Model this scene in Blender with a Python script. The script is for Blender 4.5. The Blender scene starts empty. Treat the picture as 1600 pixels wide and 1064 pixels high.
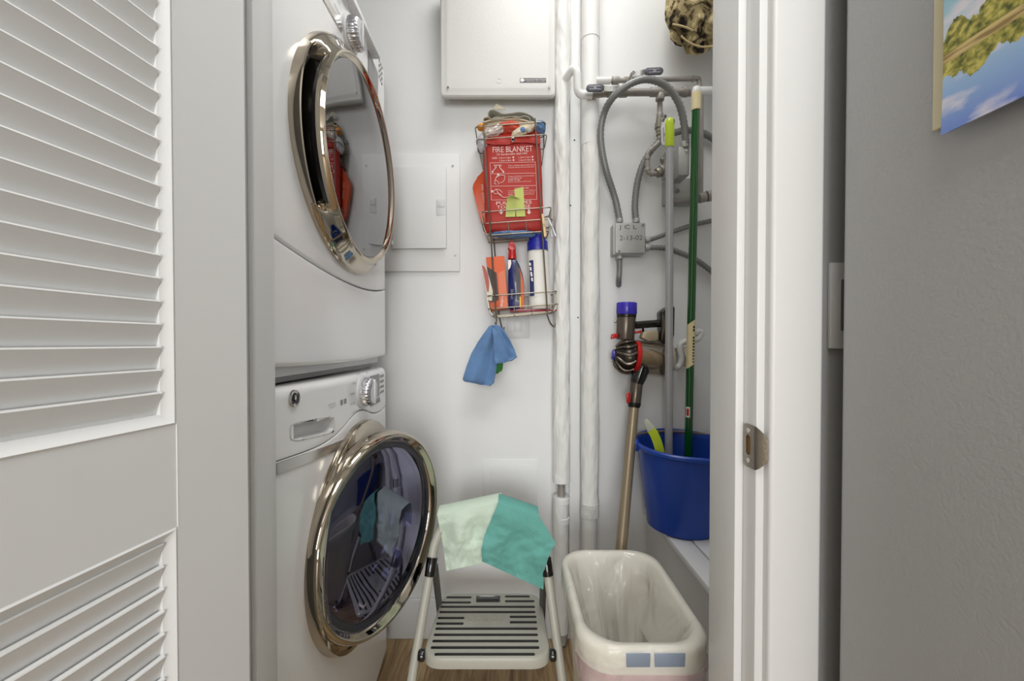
import bpy, bmesh, math, random
from mathutils import Vector, Matrix, noise

S = bpy.context.scene
COL = S.collection
PI = math.pi
V = Vector

# ------------------------------------------------------------------ camera
F_PX = 640.0
PITCH = math.radians(0.8)
PP_Y = 544.0                      # image row of the optical axis
CAM_H = 1.08
cam_data = bpy.data.cameras.new('camera')
cam_data.sensor_fit = 'HORIZONTAL'
cam_data.sensor_width = 36.0
cam_data.lens = F_PX * 36.0 / 1600.0
cam_data.shift_y = (PP_Y - 532.0) / 1600.0
cam_data.clip_start = 0.01
cam = bpy.data.objects.new('camera', cam_data)
COL.objects.link(cam)
cam.location = (0, 0, CAM_H)
cam.rotation_euler = (PI / 2 - PITCH, 0, 0)
S.camera = cam

# ------------------------------------------------------------------ world, lights, exposure
w = bpy.data.worlds.new('world')
S.world = w
w.use_nodes = True
w.node_tree.nodes['Background'].inputs[0].default_value = (0.9, 0.95, 1.0, 1)
w.node_tree.nodes['Background'].inputs[1].default_value = 0.3
S.view_settings.view_transform = 'Standard'
S.view_settings.look = 'None'
S.view_settings.exposure = 0.90
S.view_settings.gamma = 1.0
S.view_settings.use_curve_mapping = False


def area(name, loc, target, size, power, color=(1, 1, 1), size_y=None):
    d = bpy.data.lights.new(name, 'AREA')
    d.energy = power
    d.color = color
    d.size = size
    if size_y:
        d.shape = 'RECTANGLE'
        d.size_y = size_y
    o = bpy.data.objects.new(name, d)
    COL.objects.link(o)
    o.location = loc
    o.rotation_euler = (V(target) - V(loc)).to_track_quat('-Z', 'Y').to_euler()
    return o


area('closet_ceiling_lamp', (0.20, 0.93, 2.76), (0.0, 1.0, 0), 0.5, 5.2, (1.0, 1.0, 0.985))
area('hall_ceiling_lamp', (0.05, -0.40, 2.76), (0.0, 0.05, 0.3), 0.9, 12.0, (1.0, 1.0, 1.0))
area('hall_end_fill', (-0.15, -4.95, 1.35), (0.0, 1.0, 1.0), 2.6, 82, (0.95, 0.98, 1.0), 2.2)  # frontal fill added at the unseen hall end to brighten the closet, no window


def at(px, py, Y):
    """world point at depth Y along the ray of photo pixel (px, py)"""
    dx = (px - 800.0) / F_PX
    dy = (PP_Y - py) / F_PX
    c, s = math.cos(PITCH), math.sin(PITCH)
    ry = c + dy * s
    rz = -s + dy * c
    t = Y / ry
    return V((dx * t, Y, CAM_H + rz * t))


# ------------------------------------------------------------------ materials
def lin(c):
    r = []
    for v in c[:3]:
        v = v / 255.0
        r.append(v / 12.92 if v <= 0.04045 else ((v + 0.055) / 1.055) ** 2.4)
    return (r[0], r[1], r[2], 1.0)


MATS = {}


def mat(name, rgb, rough=0.5, metal=0.0, bump=0.0, bscale=50.0, var=0.0, vscale=6.0, coat=0.0, trans=0.0,
        alpha=1.0, detail=3.0, stretch=None, spec=0.5, sheen=0.0):
    if name in MATS:
        return MATS[name]
    m = bpy.data.materials.new(name)
    m.use_nodes = True
    nt = m.node_tree
    b = nt.nodes['Principled BSDF']
    b.inputs['Base Color'].default_value = lin(rgb)
    b.inputs['Roughness'].default_value = rough
    b.inputs['Metallic'].default_value = metal
    b.inputs['Coat Weight'].default_value = coat
    b.inputs['Transmission Weight'].default_value = trans
    b.inputs['Alpha'].default_value = alpha
    b.inputs['Specular IOR Level'].default_value = spec
    b.inputs['Sheen Weight'].default_value = sheen
    tc = nt.nodes.new('ShaderNodeTexCoord')
    vec = tc.outputs['Object']
    if stretch:
        mp = nt.nodes.new('ShaderNodeMapping')
        mp.inputs['Scale'].default_value = stretch
        nt.links.new(vec, mp.inputs['Vector'])
        vec = mp.outputs['Vector']
    if bump:
        n = nt.nodes.new('ShaderNodeTexNoise')
        n.inputs['Scale'].default_value = bscale
        n.inputs['Detail'].default_value = detail
        nt.links.new(vec, n.inputs['Vector'])
        bp = nt.nodes.new('ShaderNodeBump')
        bp.inputs['Strength'].default_value = bump
        bp.inputs['Distance'].default_value = 0.002
        nt.links.new(n.outputs['Fac'], bp.inputs['Height'])
        nt.links.new(bp.outputs['Normal'], b.inputs['Normal'])
    if var:
        n = nt.nodes.new('ShaderNodeTexNoise')
        n.inputs['Scale'].default_value = vscale
        n.inputs['Detail'].default_value = 4.0
        nt.links.new(vec, n.inputs['Vector'])
        mx = nt.nodes.new('ShaderNodeMix')
        mx.data_type = 'RGBA'
        c = lin(rgb)
        mx.inputs[6].default_value = tuple(max(0, x * (1 - var)) for x in c[:3]) + (1,)
        mx.inputs[7].default_value = tuple(min(1, x * (1 + var)) for x in c[:3]) + (1,)
        nt.links.new(n.outputs['Fac'], mx.inputs[0])
        nt.links.new(mx.outputs[2], b.inputs['Base Color'])
    MATS[name] = m
    return m


def mat_ramp(name, stops, scale, rough=0.8, kind='noise', bump=0.0, interp='LINEAR', stretch=None, detail=4.0, distort=0.0):
    m = bpy.data.materials.new(name)
    m.use_nodes = True
    nt = m.node_tree
    b = nt.nodes['Principled BSDF']
    b.inputs['Roughness'].default_value = rough
    tc = nt.nodes.new('ShaderNodeTexCoord')
    vec = tc.outputs['Object']
    if stretch:
        mp = nt.nodes.new('ShaderNodeMapping')
        mp.inputs['Scale'].default_value = stretch
        nt.links.new(vec, mp.inputs['Vector'])
        vec = mp.outputs['Vector']
    n = nt.nodes.new('ShaderNodeTexNoise')
    n.inputs['Scale'].default_value = scale
    n.inputs['Detail'].default_value = detail
    n.inputs['Distortion'].default_value = distort
    nt.links.new(vec, n.inputs['Vector'])
    r = nt.nodes.new('ShaderNodeValToRGB')
    r.color_ramp.interpolation = interp
    el = r.color_ramp.elements
    while len(el) < len(stops):
        el.new(0.5)
    for e, (p, c) in zip(el, stops):
        e.position = p
        e.color = lin(c)
    nt.links.new(n.outputs['Fac'], r.inputs['Fac'])
    nt.links.new(r.outputs['Color'], b.inputs['Base Color'])
    if bump:
        bp = nt.nodes.new('ShaderNodeBump')
        bp.inputs['Strength'].default_value = bump
        bp.inputs['Distance'].default_value = 0.003
        nt.links.new(n.outputs['Fac'], bp.inputs['Height'])
        nt.links.new(bp.outputs['Normal'], b.inputs['Normal'])
    return m


def mat_glass(name, tint, gloss_rgb=(255, 255, 255), f=0.12, rough=0.02, ior=1.5):
    """tinted see-through pane or bowl: transparent + glossy by fresnel"""
    m = bpy.data.materials.new(name)
    m.use_nodes = True
    nt = m.node_tree
    nt.nodes.remove(nt.nodes['Principled BSDF'])
    out = nt.nodes['Material Output']
    tr = nt.nodes.new('ShaderNodeBsdfTransparent')
    tr.inputs[0].default_value = lin(tint)
    gl = nt.nodes.new('ShaderNodeBsdfGlossy')
    gl.inputs['Color'].default_value = lin(gloss_rgb)
    gl.inputs['Roughness'].default_value = rough
    fr = nt.nodes.new('ShaderNodeLayerWeight')
    fr.inputs[0].default_value = 0.5
    pw = nt.nodes.new('ShaderNodeMath')
    pw.operation = 'POWER'
    pw.inputs[1].default_value = 3.0
    nt.links.new(fr.outputs['Facing'], pw.inputs[0])
    ad = nt.nodes.new('ShaderNodeMath')
    ad.operation = 'MULTIPLY_ADD'
    ad.use_clamp = True
    ad.inputs[1].default_value = 1.0 - f
    ad.inputs[2].default_value = f
    nt.links.new(pw.outputs[0], ad.inputs[0])
    mx = nt.nodes.new('ShaderNodeMixShader')
    nt.links.new(ad.outputs[0], mx.inputs[0])
    nt.links.new(tr.outputs[0], mx.inputs[1])
    nt.links.new(gl.outputs[0], mx.inputs[2])
    nt.links.new(mx.outputs[0], out.inputs['Surface'])
    return m


def mat_film(name, rgb, opacity=0.5, rough=0.15, bump=0.6, bscale=14.0):
    """thin plastic film: part translucent white, part clear, glossy and wrinkled"""
    m = bpy.data.materials.new(name)
    m.use_nodes = True
    nt = m.node_tree
    b = nt.nodes['Principled BSDF']
    b.inputs['Base Color'].default_value = lin(rgb)
    b.inputs['Roughness'].default_value = rough
    b.inputs['Coat Weight'].default_value = 0.5
    out = nt.nodes['Material Output']
    tr = nt.nodes.new('ShaderNodeBsdfTransparent')
    tl = nt.nodes.new('ShaderNodeBsdfTranslucent')
    tl.inputs[0].default_value = lin(rgb)
    m1 = nt.nodes.new('ShaderNodeMixShader')
    m1.inputs[0].default_value = 0.35
    nt.links.new(b.outputs[0], m1.inputs[1])
    nt.links.new(tl.outputs[0], m1.inputs[2])
    m2 = nt.nodes.new('ShaderNodeMixShader')
    m2.inputs[0].default_value = opacity
    nt.links.new(tr.outputs[0], m2.inputs[1])
    nt.links.new(m1.outputs[0], m2.inputs[2])
    nt.links.new(m2.outputs[0], out.inputs['Surface'])
    tc = nt.nodes.new('ShaderNodeTexCoord')
    n = nt.nodes.new('ShaderNodeTexNoise')
    n.inputs['Scale'].default_value = bscale
    n.inputs['Detail'].default_value = 3.0
    n.inputs['Distortion'].default_value = 1.2
    nt.links.new(tc.outputs['Object'], n.inputs['Vector'])
    bp = nt.nodes.new('ShaderNodeBump')
    bp.inputs['Strength'].default_value = bump
    bp.inputs['Distance'].default_value = 0.02
    nt.links.new(n.outputs['Fac'], bp.inputs['Height'])
    nt.links.new(bp.outputs['Normal'], b.inputs['Normal'])
    return m


M_wall = mat('closet_wall_paint', (231, 231, 230), 0.6, bump=0.35, bscale=28, var=0.025, vscale=3)
M_hall = mat('hall_grey_paint', (150, 150, 150), 0.6, bump=0.25, bscale=160)
M_trim = mat('white_trim_paint', (220, 220, 219), 0.38, bump=0.08, bscale=30)
M_door = mat('white_door_paint', (236, 236, 235), 0.4, bump=0.1, bscale=60, stretch=(1, 1, 0.15))
M_ceil = mat('ceiling_paint', (235, 235, 232), 0.8)
M_hallwall = mat('hall_beige_paint', (205, 196, 180), 0.7)
M_enamel = mat('white_enamel', (242, 242, 242), 0.22, coat=0.25)
M_enamel2 = mat('white_plastic', (224, 224, 224), 0.3)
M_chrome = mat('chrome', (186, 176, 160), 0.05, 1.0)
M_satin = mat('satin_chrome', (200, 198, 194), 0.22, 1.0)
M_darkglass = mat('mirror_glass', (128, 128, 130), 0.03, 1.0)
M_black = mat('black_gloss', (14, 13, 12), 0.15, coat=0.5)
M_blackm = mat('black_plastic', (22, 21, 20), 0.35)
M_grey = mat('grey_plastic', (150, 150, 150), 0.4)
M_lgrey = mat('light_grey_print', (150, 150, 152), 0.6)
M_dgrey = mat('dark_grey_plastic', (62, 62, 64), 0.4)
M_gasket = mat('rubber_gasket', (70, 70, 74), 0.5)
M_steel = mat('drum_steel', (150, 150, 152), 0.25, 1.0, bump=0.5, bscale=120)
M_white = mat('white_print', (240, 232, 228), 0.6)
M_boxpaint = mat('cover_white_paint', (212, 210, 206), 0.45, bump=0.15, bscale=220)
M_wire = mat('nickel_wire', (146, 138, 124), 0.32, 1.0)
M_pipewrap = mat('wrapped_pipe_paint', (229, 228, 224), 0.6, bump=1.0, bscale=22, stretch=(1, 1, 0.5))
M_pipepaint = mat('white_pipe_paint', (231, 230, 227), 0.5, bump=0.2, bscale=15)
M_copper = mat('dull_copper', (156, 150, 144), 0.5, 0.25, bump=0.3, bscale=60, var=0.25, vscale=25)
M_brass = mat('dull_brass', (152, 148, 134), 0.4, 0.6, bump=0.2, bscale=80, var=0.15, vscale=40)
M_conduit = mat('grey_conduit_jacket', (132, 132, 130), 0.38, 0.25)
M_galv = mat('galvanised_steel', (176, 176, 172), 0.45, 0.35, bump=0.25, bscale=50, var=0.08, vscale=30)
M_red = mat('red_fabric', (176, 42, 30), 0.6, bump=0.5, bscale=30)
M_orange = mat('orange_plastic', (208, 80, 36), 0.35)
M_bluecap = mat('blue_plastic_cap', (28, 34, 150), 0.35)
M_bluecloth = mat('blue_microfibre', (94, 130, 174), 0.95, bump=1.0, bscale=300, var=0.15, vscale=60, sheen=0.3)
M_teal = mat('teal_cloth', (104, 168, 158), 0.95, bump=0.8, bscale=260, var=0.12, vscale=20)
M_palegreen = mat('pale_green_cloth', (204, 220, 202), 0.95, bump=0.6, bscale=200, var=0.05, vscale=20)
M_bucket = mat('blue_bucket_plastic', (26, 66, 160), 0.35, var=0.12, vscale=8)
M_greenpole = mat('green_lacquer', (12, 82, 26), 0.18, coat=0.5)
M_cream = mat('cream_plastic', (228, 214, 168), 0.5)
M_greypole = mat('grey_aluminium', (172, 172, 174), 0.35, 0.25)
M_lime = mat('lime_plastic', (190, 212, 44), 0.4)
M_taupe = mat('taupe_wand', (150, 136, 112), 0.35, 0.5)
M_vacgrey = mat('vacuum_dark_nickel', (112, 102, 92), 0.28, 0.7)
M_vaccyc = mat('vacuum_cyclone_dark', (64, 60, 54), 0.22, 0.8)
M_purple = mat('purple_plastic', (58, 46, 176), 0.25, coat=0.3)
M_redp = mat('red_plastic', (190, 26, 24), 0.3)
M_can = mat('bin_plastic', (232, 226, 210), 0.4)
M_binbag = mat_film('bin_liner_film', (248, 246, 238), 0.8, rough=0.14, bump=0.8, bscale=7)
M_pinkbag = mat_film('pink_drawstring', (220, 186, 198), 0.5)
M_stool = mat('stool_grey_enamel', (178, 176, 164), 0.38, bump=0.1, bscale=300)
M_fridge = mat('fridge_grey_enamel', (170, 170, 170), 0.42, bump=0.3, bscale=230, var=0.05, vscale=3)
M_clear = mat_glass('clear_bin', (226, 218, 204), f=0.10, rough=0.12)
M_washglass = mat_glass('washer_door_glass', (150, 150, 168), (200, 200, 228), f=0.22)
M_bowl = mat_glass('washer_bowl_glass', (150, 150, 172), (190, 190, 225), f=0.12)
M_film = mat_glass('clear_sheet', (244, 244, 242), f=0.03, rough=0.1)

# floor: wood-look planks
M_floor = mat_ramp('wood_planks', [(0.25, (112, 86, 58)), (0.5, (160, 132, 94)), (0.75, (192, 166, 126))], 5.0, 0.45,
                   stretch=(9, 0.9, 1), bump=0.2, distort=1.5)


# ------------------------------------------------------------------ mesh helpers
def BM():
    return bmesh.new()


def obj(name, bm, m, parent=None, smooth=True, angle=35, label=None, recalc=True):
    if recalc:
        bmesh.ops.recalc_face_normals(bm, faces=bm.faces[:])
    if parent is not None:
        p = parent
        off = V((0, 0, 0))
        while p is not None:
            off += p.location
            p = p.parent
        bmesh.ops.translate(bm, verts=bm.verts[:], vec=-off)
    me = bpy.data.meshes.new(name)
    bm.to_mesh(me)
    bm.free()
    if smooth:
        me.shade_smooth()
        me.set_sharp_from_angle(angle=math.radians(angle))
    me.materials.append(m)
    o = bpy.data.objects.new(name, me)
    COL.objects.link(o)
    o.parent = parent
    if label:
        o['label'] = label
    return o


def tag(o, label, cat, group=None):
    o['label'] = label
    o['category'] = cat
    if group:
        o['group'] = group
    return o


def thing(name, label, cat, loc, group=None):
    o = bpy.data.objects.new(name, None)
    o.empty_display_size = 0.05
    COL.objects.link(o)
    o.location = loc
    return tag(o, label, cat, group)


def struct(name, bm, m, parent=None, **k):
    o = obj(name, bm, m, parent, **k)
    if parent is None:
        o['kind'] = 'structure'
    return o


def sgroup(name, loc=(0, 0, 0)):
    o = bpy.data.objects.new(name, None)
    COL.objects.link(o)
    o.location = loc
    o['kind'] = 'structure'
    return o


def box(bm, x0, x1, y0, y1, z0, z1, bev=0.0, seg=2, M=None):
    r = bmesh.ops.create_cube(bm, size=1.0)
    vs = r['verts']
    for v in vs:
        v.co = V(((x0 + x1) / 2 + v.co.x * (x1 - x0), (y0 + y1) / 2 + v.co.y * (y1 - y0), (z0 + z1) / 2 + v.co.z * (z1 - z0)))
    if M is not None:
        for v in vs:
            v.co = M @ v.co
    if bev:
        es = list({e for v in vs for e in v.link_edges})
        bmesh.ops.bevel(bm, geom=es, offset=bev, segments=seg, affect='EDGES', profile=0.5)


def frame_of(d):
    d = d.normalized()
    a = V((0, 0, 1)) if abs(d.z) < 0.9 else V((0, 1, 0))
    e1 = d.cross(a).normalized()
    e2 = d.cross(e1).normalized()
    return d, e1, e2


def lathe(bm, prof, O, ax, e1, e2, n=48, a0=0.0, a1=2 * PI, cap=False, wob=None):
    full = abs((a1 - a0) - 2 * PI) < 1e-6
    cnt = n if full else n + 1
    rings = []
    for (r, h) in prof:
        ring = []
        if r < 1e-6:
            v = bm.verts.new(O + ax * h)
            ring = [v] * cnt
        else:
            for i in range(cnt):
                a = a0 + (a1 - a0) * i / n
                rr, hh = (r, h) if wob is None else wob(a, r, h)
                ring.append(bm.verts.new(O + ax * hh + (e1 * math.cos(a) + e2 * math.sin(a)) * rr))
        rings.append(ring)
    for j in range(len(rings) - 1):
        for i in range(n):
            k = (i + 1) % cnt
            q = [rings[j][i], rings[j][k], rings[j + 1][k], rings[j + 1][i]]
            u = []
            for v in q:
                if v not in u:
                    u.append(v)
            if len(u) >= 3:
                try:
                    bm.faces.new(u)
                except ValueError:
                    pass
    if cap:
        for ring in (rings[0], rings[-1]):
            if len(set(ring)) > 2 and full:
                bm.faces.new(ring)


def cyl(bm, p0, p1, r0, r1=None, n=24, bev=0.0):
    p0, p1 = V(p0), V(p1)
    if r1 is None:
        r1 = r0
    d = p1 - p0
    L = d.length
    ax, e1, e2 = frame_of(d)
    if bev:
        prof = [(0, 0), (r0 - bev, 0), (r0 - bev * 0.3, bev * 0.3), (r0, bev), (r1, L - bev), (r1 - bev * 0.3, L - bev * 0.3), (r1 - bev, L), (0, L)]
    else:
        prof = [(0, 0), (r0, 0), (r1, L), (0, L)]
    lathe(bm, prof, p0, ax, e1, e2, n)


def catmull(pts, k=6, closed=False):
    pts = [V(p) for p in pts]
    n = len(pts)
    out = []
    rng = range(n) if closed else range(n - 1)
    for i in rng:
        if closed:
            a, b, c, d = pts[(i - 1) % n], pts[i], pts[(i + 1) % n], pts[(i + 2) % n]
        else:
            a, b, c, d = pts[max(i - 1, 0)], pts[i], pts[i + 1], pts[min(i + 2, n - 1)]
        for j in range(k):
            t = j / k
            out.append(0.5 * ((2 * b) + (c - a) * t + (2 * a - 5 * b + 4 * c - d) * t * t + (3 * b - a - 3 * c + d) * t ** 3))
    if not closed:
        out.append(pts[-1])
    return out


def rounded_path(pts, r, k=5, closed=False):
    """polyline with its corners rounded by radius-like distance r"""
    pts = [V(p) for p in pts]
    n = len(pts)
    out = []
    for i in range(n):
        if not closed and i in (0, n - 1):
            out.append(pts[i])
            continue
        a, b, c = pts[(i - 1) % n], pts[i], pts[(i + 1) % n]
        d1, d2 = (a - b), (c - b)
        q = min(r, d1.length * 0.45, d2.length * 0.45)
        p, s = b + d1.normalized() * q, b + d2.normalized() * q
        for j in range(k + 1):
            t = j / k
            out.append(p * (1 - t) ** 2 + b * 2 * t * (1 - t) + s * t * t)
    return out


def tube(bm, pts, r, n=10, closed=False, caps=True):
    pts = [V(p) for p in pts]
    m = len(pts)
    rings = []
    prev = None
    for i, p in enumerate(pts):
        if closed:
            t = pts[(i + 1) % m] - pts[i - 1]
        else:
            t = pts[min(i + 1, m - 1)] - pts[max(i - 1, 0)]
        t = t.normalized()
        if prev is None:
            _, e1, _ = frame_of(t)
        else:
            e1 = prev - t * prev.dot(t)
            e1 = e1.normalized() if e1.length > 1e-6 else frame_of(t)[1]
        e2 = t.cross(e1)
        prev = e1
        rr = r[i] if isinstance(r, (list, tuple)) else (r(i / (m - 1)) if callable(r) else r)
        rings.append([bm.verts.new(p + (e1 * math.cos(2 * PI * k / n) + e2 * math.sin(2 * PI * k / n)) * rr) for k in range(n)])
    for i in range(m if closed else m - 1):
        a, b = rings[i], rings[(i + 1) % m]
        for k in range(n):
            bm.faces.new((a[k], a[(k + 1) % n], b[(k + 1) % n], b[k]))
    if caps and not closed:
        bm.faces.new(rings[0])
        bm.faces.new(rings[-1])


def ribbed(pts, r, step=0.006, amp=0.0009):
    """resample a path and give it a ribbed radius list"""
    pts = [V(p) for p in pts]
    out = []
    rad = []
    k = 0
    for a, b in zip(pts[:-1], pts[1:]):
        L = (b - a).length
        m = max(1, int(L / (step / 2)))
        for j in range(m):
            out.append(a.lerp(b, j / m))
            rad.append(r + (amp if k % 2 else -amp))
            k += 1
    out.append(pts[-1])
    rad.append(r)
    return out, rad


def prism(bm, front, off, bev=0.0, seg=2):
    """polygon (list of points) extruded by vector off"""
    a = [bm.verts.new(V(p)) for p in front]
    b = [bm.verts.new(V(p) + V(off)) for p in front]
    n = len(a)
    bm.faces.new(a)
    bm.faces.new(list(reversed(b)))
    for i in range(n):
        bm.faces.new((a[i], b[i], b[(i + 1) % n], a[(i + 1) % n]))
    if bev:
        vs = set(a + b)
        es = [e for e in bm.edges if e.verts[0] in vs and e.verts[1] in vs]
        bmesh.ops.bevel(bm, geom=es, offset=bev, segments=seg, affect='EDGES', profile=0.5)


def grid(bm, f, us, vs):
    us = [i / us for i in range(us + 1)] if isinstance(us, int) else us
    vs = [i / vs for i in range(vs + 1)] if isinstance(vs, int) else vs
    g = [[bm.verts.new(V(f(u, v))) for u in us] for v in vs]
    for j in range(len(vs) - 1):
        for i in range(len(us) - 1):
            bm.faces.new((g[j][i], g[j][i + 1], g[j + 1][i + 1], g[j + 1][i]))
    return g


def thicken(bm, t):
    bmesh.ops.recalc_face_normals(bm, faces=bm.faces[:])
    bmesh.ops.solidify(bm, geom=bm.faces[:], thickness=t)


def fn(x, y=0.0, z=0.0):
    return noise.noise(V((x, y, z)))


def text_bm(bm, s, center, right, up, width=None, height=None, thick=0.0, align='CENTER'):
    cu = bpy.data.curves.new('lettering', 'FONT')
    cu.body = s
    cu.size = 1.0
    cu.align_x = 'CENTER'
    cu.resolution_u = 3
    o = bpy.data.objects.new('lettering', cu)
    COL.objects.link(o)
    dg = bpy.context.evaluated_depsgraph_get()
    me = bpy.data.meshes.new_from_object(o.evaluated_get(dg))
    COL.objects.unlink(o)
    bpy.data.objects.remove(o)
    xs = [v.co.x for v in me.vertices]
    ys = [v.co.y for v in me.vertices]
    if not xs:
        return
    w0, h0 = max(xs) - min(xs), max(ys) - min(ys)
    cx, cy = (max(xs) + min(xs)) / 2, (max(ys) + min(ys)) / 2
    sx = width / w0 if width else height / h0
    sy = height / h0 if height else sx
    vs = [bm.verts.new(V(center) + V(right) * ((v.co.x - cx) * sx) + V(up) * ((v.co.y - cy) * sy)) for v in me.vertices]
    for p in me.polygons:
        try:
            bm.faces.new([vs[i] for i in p.vertices])
        except ValueError:
            pass
    bpy.data.meshes.remove(me)
    bpy.data.curves.remove(cu)


def rrect(cx, cy, hw, hh, r, k=5):
    out = []
    for (sx, sy, a) in ((1, 1, 0), (-1, 1, 90), (-1, -1, 180), (1, -1, 270)):
        for j in range(k + 1):
            t = math.radians(a + 90 * j / k)
            out.append((cx + sx * (hw - r) + r * math.cos(t), cy + sy * (hh - r) + r * math.sin(t)))
    return out


# ------------------------------------------------------------------ setting
YB = 1.49                        # back wall of the closet
XL, XR = -1.16, 0.76             # closet side walls
YF0, YF1 = 0.55, 0.65            # front wall (hall side, closet side)
CEIL = 2.80
DL, DR = -0.386, 0.327           # doorway jamb faces
DOORTOP = 2.05

bm = BM(); box(bm, XL - 0.1, XR + 0.1, YB, YB + 0.1, 0, CEIL); struct('wall_back', bm, M_wall)
bm = BM(); box(bm, XR, XR + 0.1, YF1, YB, 0, CEIL); struct('wall_right', bm, M_wall)
bm = BM(); box(bm, XL - 0.1, XL, YF1, YB, 0, CEIL); struct('wall_left', bm, M_wall)
bm = BM()
box(bm, XL - 0.6, DL - 0.02, YF0, YF1, 0, CEIL)
box(bm, DR + 0.02, 1.6, YF0, YF1, 0, CEIL)
box(bm, DL - 0.02, DR + 0.02, YF0, YF1, DOORTOP + 0.02, CEIL)
struct('wall_front', bm, M_hall)
bm = BM(); box(bm, -1.9, 1.7, -5.1, YB + 0.1, -0.1, 0); struct('floor', bm, M_floor)
bm = BM(); box(bm, -1.9, 1.7, -5.1, YB + 0.1, CEIL, CEIL + 0.1); struct('ceiling', bm, M_ceil)
bm = BM(); box(bm, -1.9, -1.76, -5.1, YF0, 0, CEIL); struct('wall_hall_left', bm, M_hallwall)
bm = BM(); box(bm, 1.6, 1.7, -5.1, YF1, 0, CEIL); struct('wall_hall_right', bm, M_hall)
bm = BM(); box(bm, -1.9, 1.7, -5.2, -5.1, 0, CEIL); struct('wall_hall_back', bm, M_hallwall)

# baseboard on the back wall, visible beside the washer and under the stool
bm = BM(); box(bm, XL, 0.493, YB - 0.014, YB, 0, 0.145, 0.003); struct('baseboard_back', bm, M_trim)

# ledge along the right wall (boxed, with a painted nosing board)
LX, LZ = 0.493, 0.483
bm = BM()
box(bm, LX, XR, YF1, YB, 0, LZ - 0.02)
struct('trim_1', bm, M_wall)
bm = BM()
box(bm, LX - 0.012, LX + 0.05, YF1, YB, LZ - 0.028, LZ - 0.002, 0.004)
box(bm, LX + 0.053, XR, YF1, YB, LZ - 0.02, LZ, 0.002)
struct('trim_2', bm, M_trim)

# right jamb, stop and casing
bm = BM()
YJ, YC = 0.547, 0.533
box(bm, DR, DR + 0.02, YJ, 0.651, 0, DOORTOP, 0.0025)
box(bm, DR - 0.012, DR, 0.576, 0.651, 0, DOORTOP, 0.002)
struct('trim_3', bm, M_trim)
bm = BM()
box(bm, DR + 0.0106, 0.406, YC, 0.552, 0, DOORTOP + 0.07, 0.005, 3)
struct('trim_4', bm, M_trim)
bm = BM()
box(bm, DL - 0.02, DL, YJ, 0.651, 0, DOORTOP, 0.0025)
box(bm, DL, DL + 0.010, 0.60, 0.651, 0, DOORTOP, 0.002)
struct('trim_5', bm, M_trim)
bm = BM()
box(bm, DL - 0.08, DL - 0.012, YC, 0.552, 0, DOORTOP + 0.07, 0.005, 3)
struct('trim_6', bm, M_trim)
bm = BM()
box(bm, DL - 0.02, DR + 0.02, YJ, 0.651, DOORTOP, DOORTOP + 0.02, 0.0025)
box(bm, DL - 0.012, DR + 0.0106, YC, 0.552, DOORTOP + 0.008, DOORTOP + 0.07, 0.004)
struct('trim_7', bm, M_trim)

# batten between the two vertical pipes, painted with the wall
bm = BM()
a, b = at(889.5, 535, 1.484), at(906.5, 535, 1.484)
box(bm, a.x, b.x, 1.478, YB, 0.145, CEIL, 0.003)
for (px, py) in ((891, 50), (893, 215), (892, 320), (893, 496)):
    p = at(px, py, 1.478)
bat = struct('trim_8', bm, M_wall)
for (px, py) in ((891, 50), (897.5, 219), (891.5, 321), (903, 496)):
    p = at(px, py, 1.478)
    bm = BM(); cyl(bm, (p.x, 1.479, p.z), (p.x, 1.4765, p.z), 0.0028, n=10); obj('nail_head', bm, M_dgrey, bat)

# ------------------------------------------------------------------ louvered door, swung open to the left
E0 = V((-0.335, 0.517, 0))
U = V((-0.147, -1.0, 0)).normalized()       # from the hinge towards the hall
N = V((-U.y, U.x, 0)).normalized()
N = N if N.x > 0 else -N                     # face seen from the camera
DW = 0.70
door = sgroup('door_1', (E0.x, E0.y, 0))


def dp(t, d, z):
    return E0 + U * t + N * d + V((0, 0, z))


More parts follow.
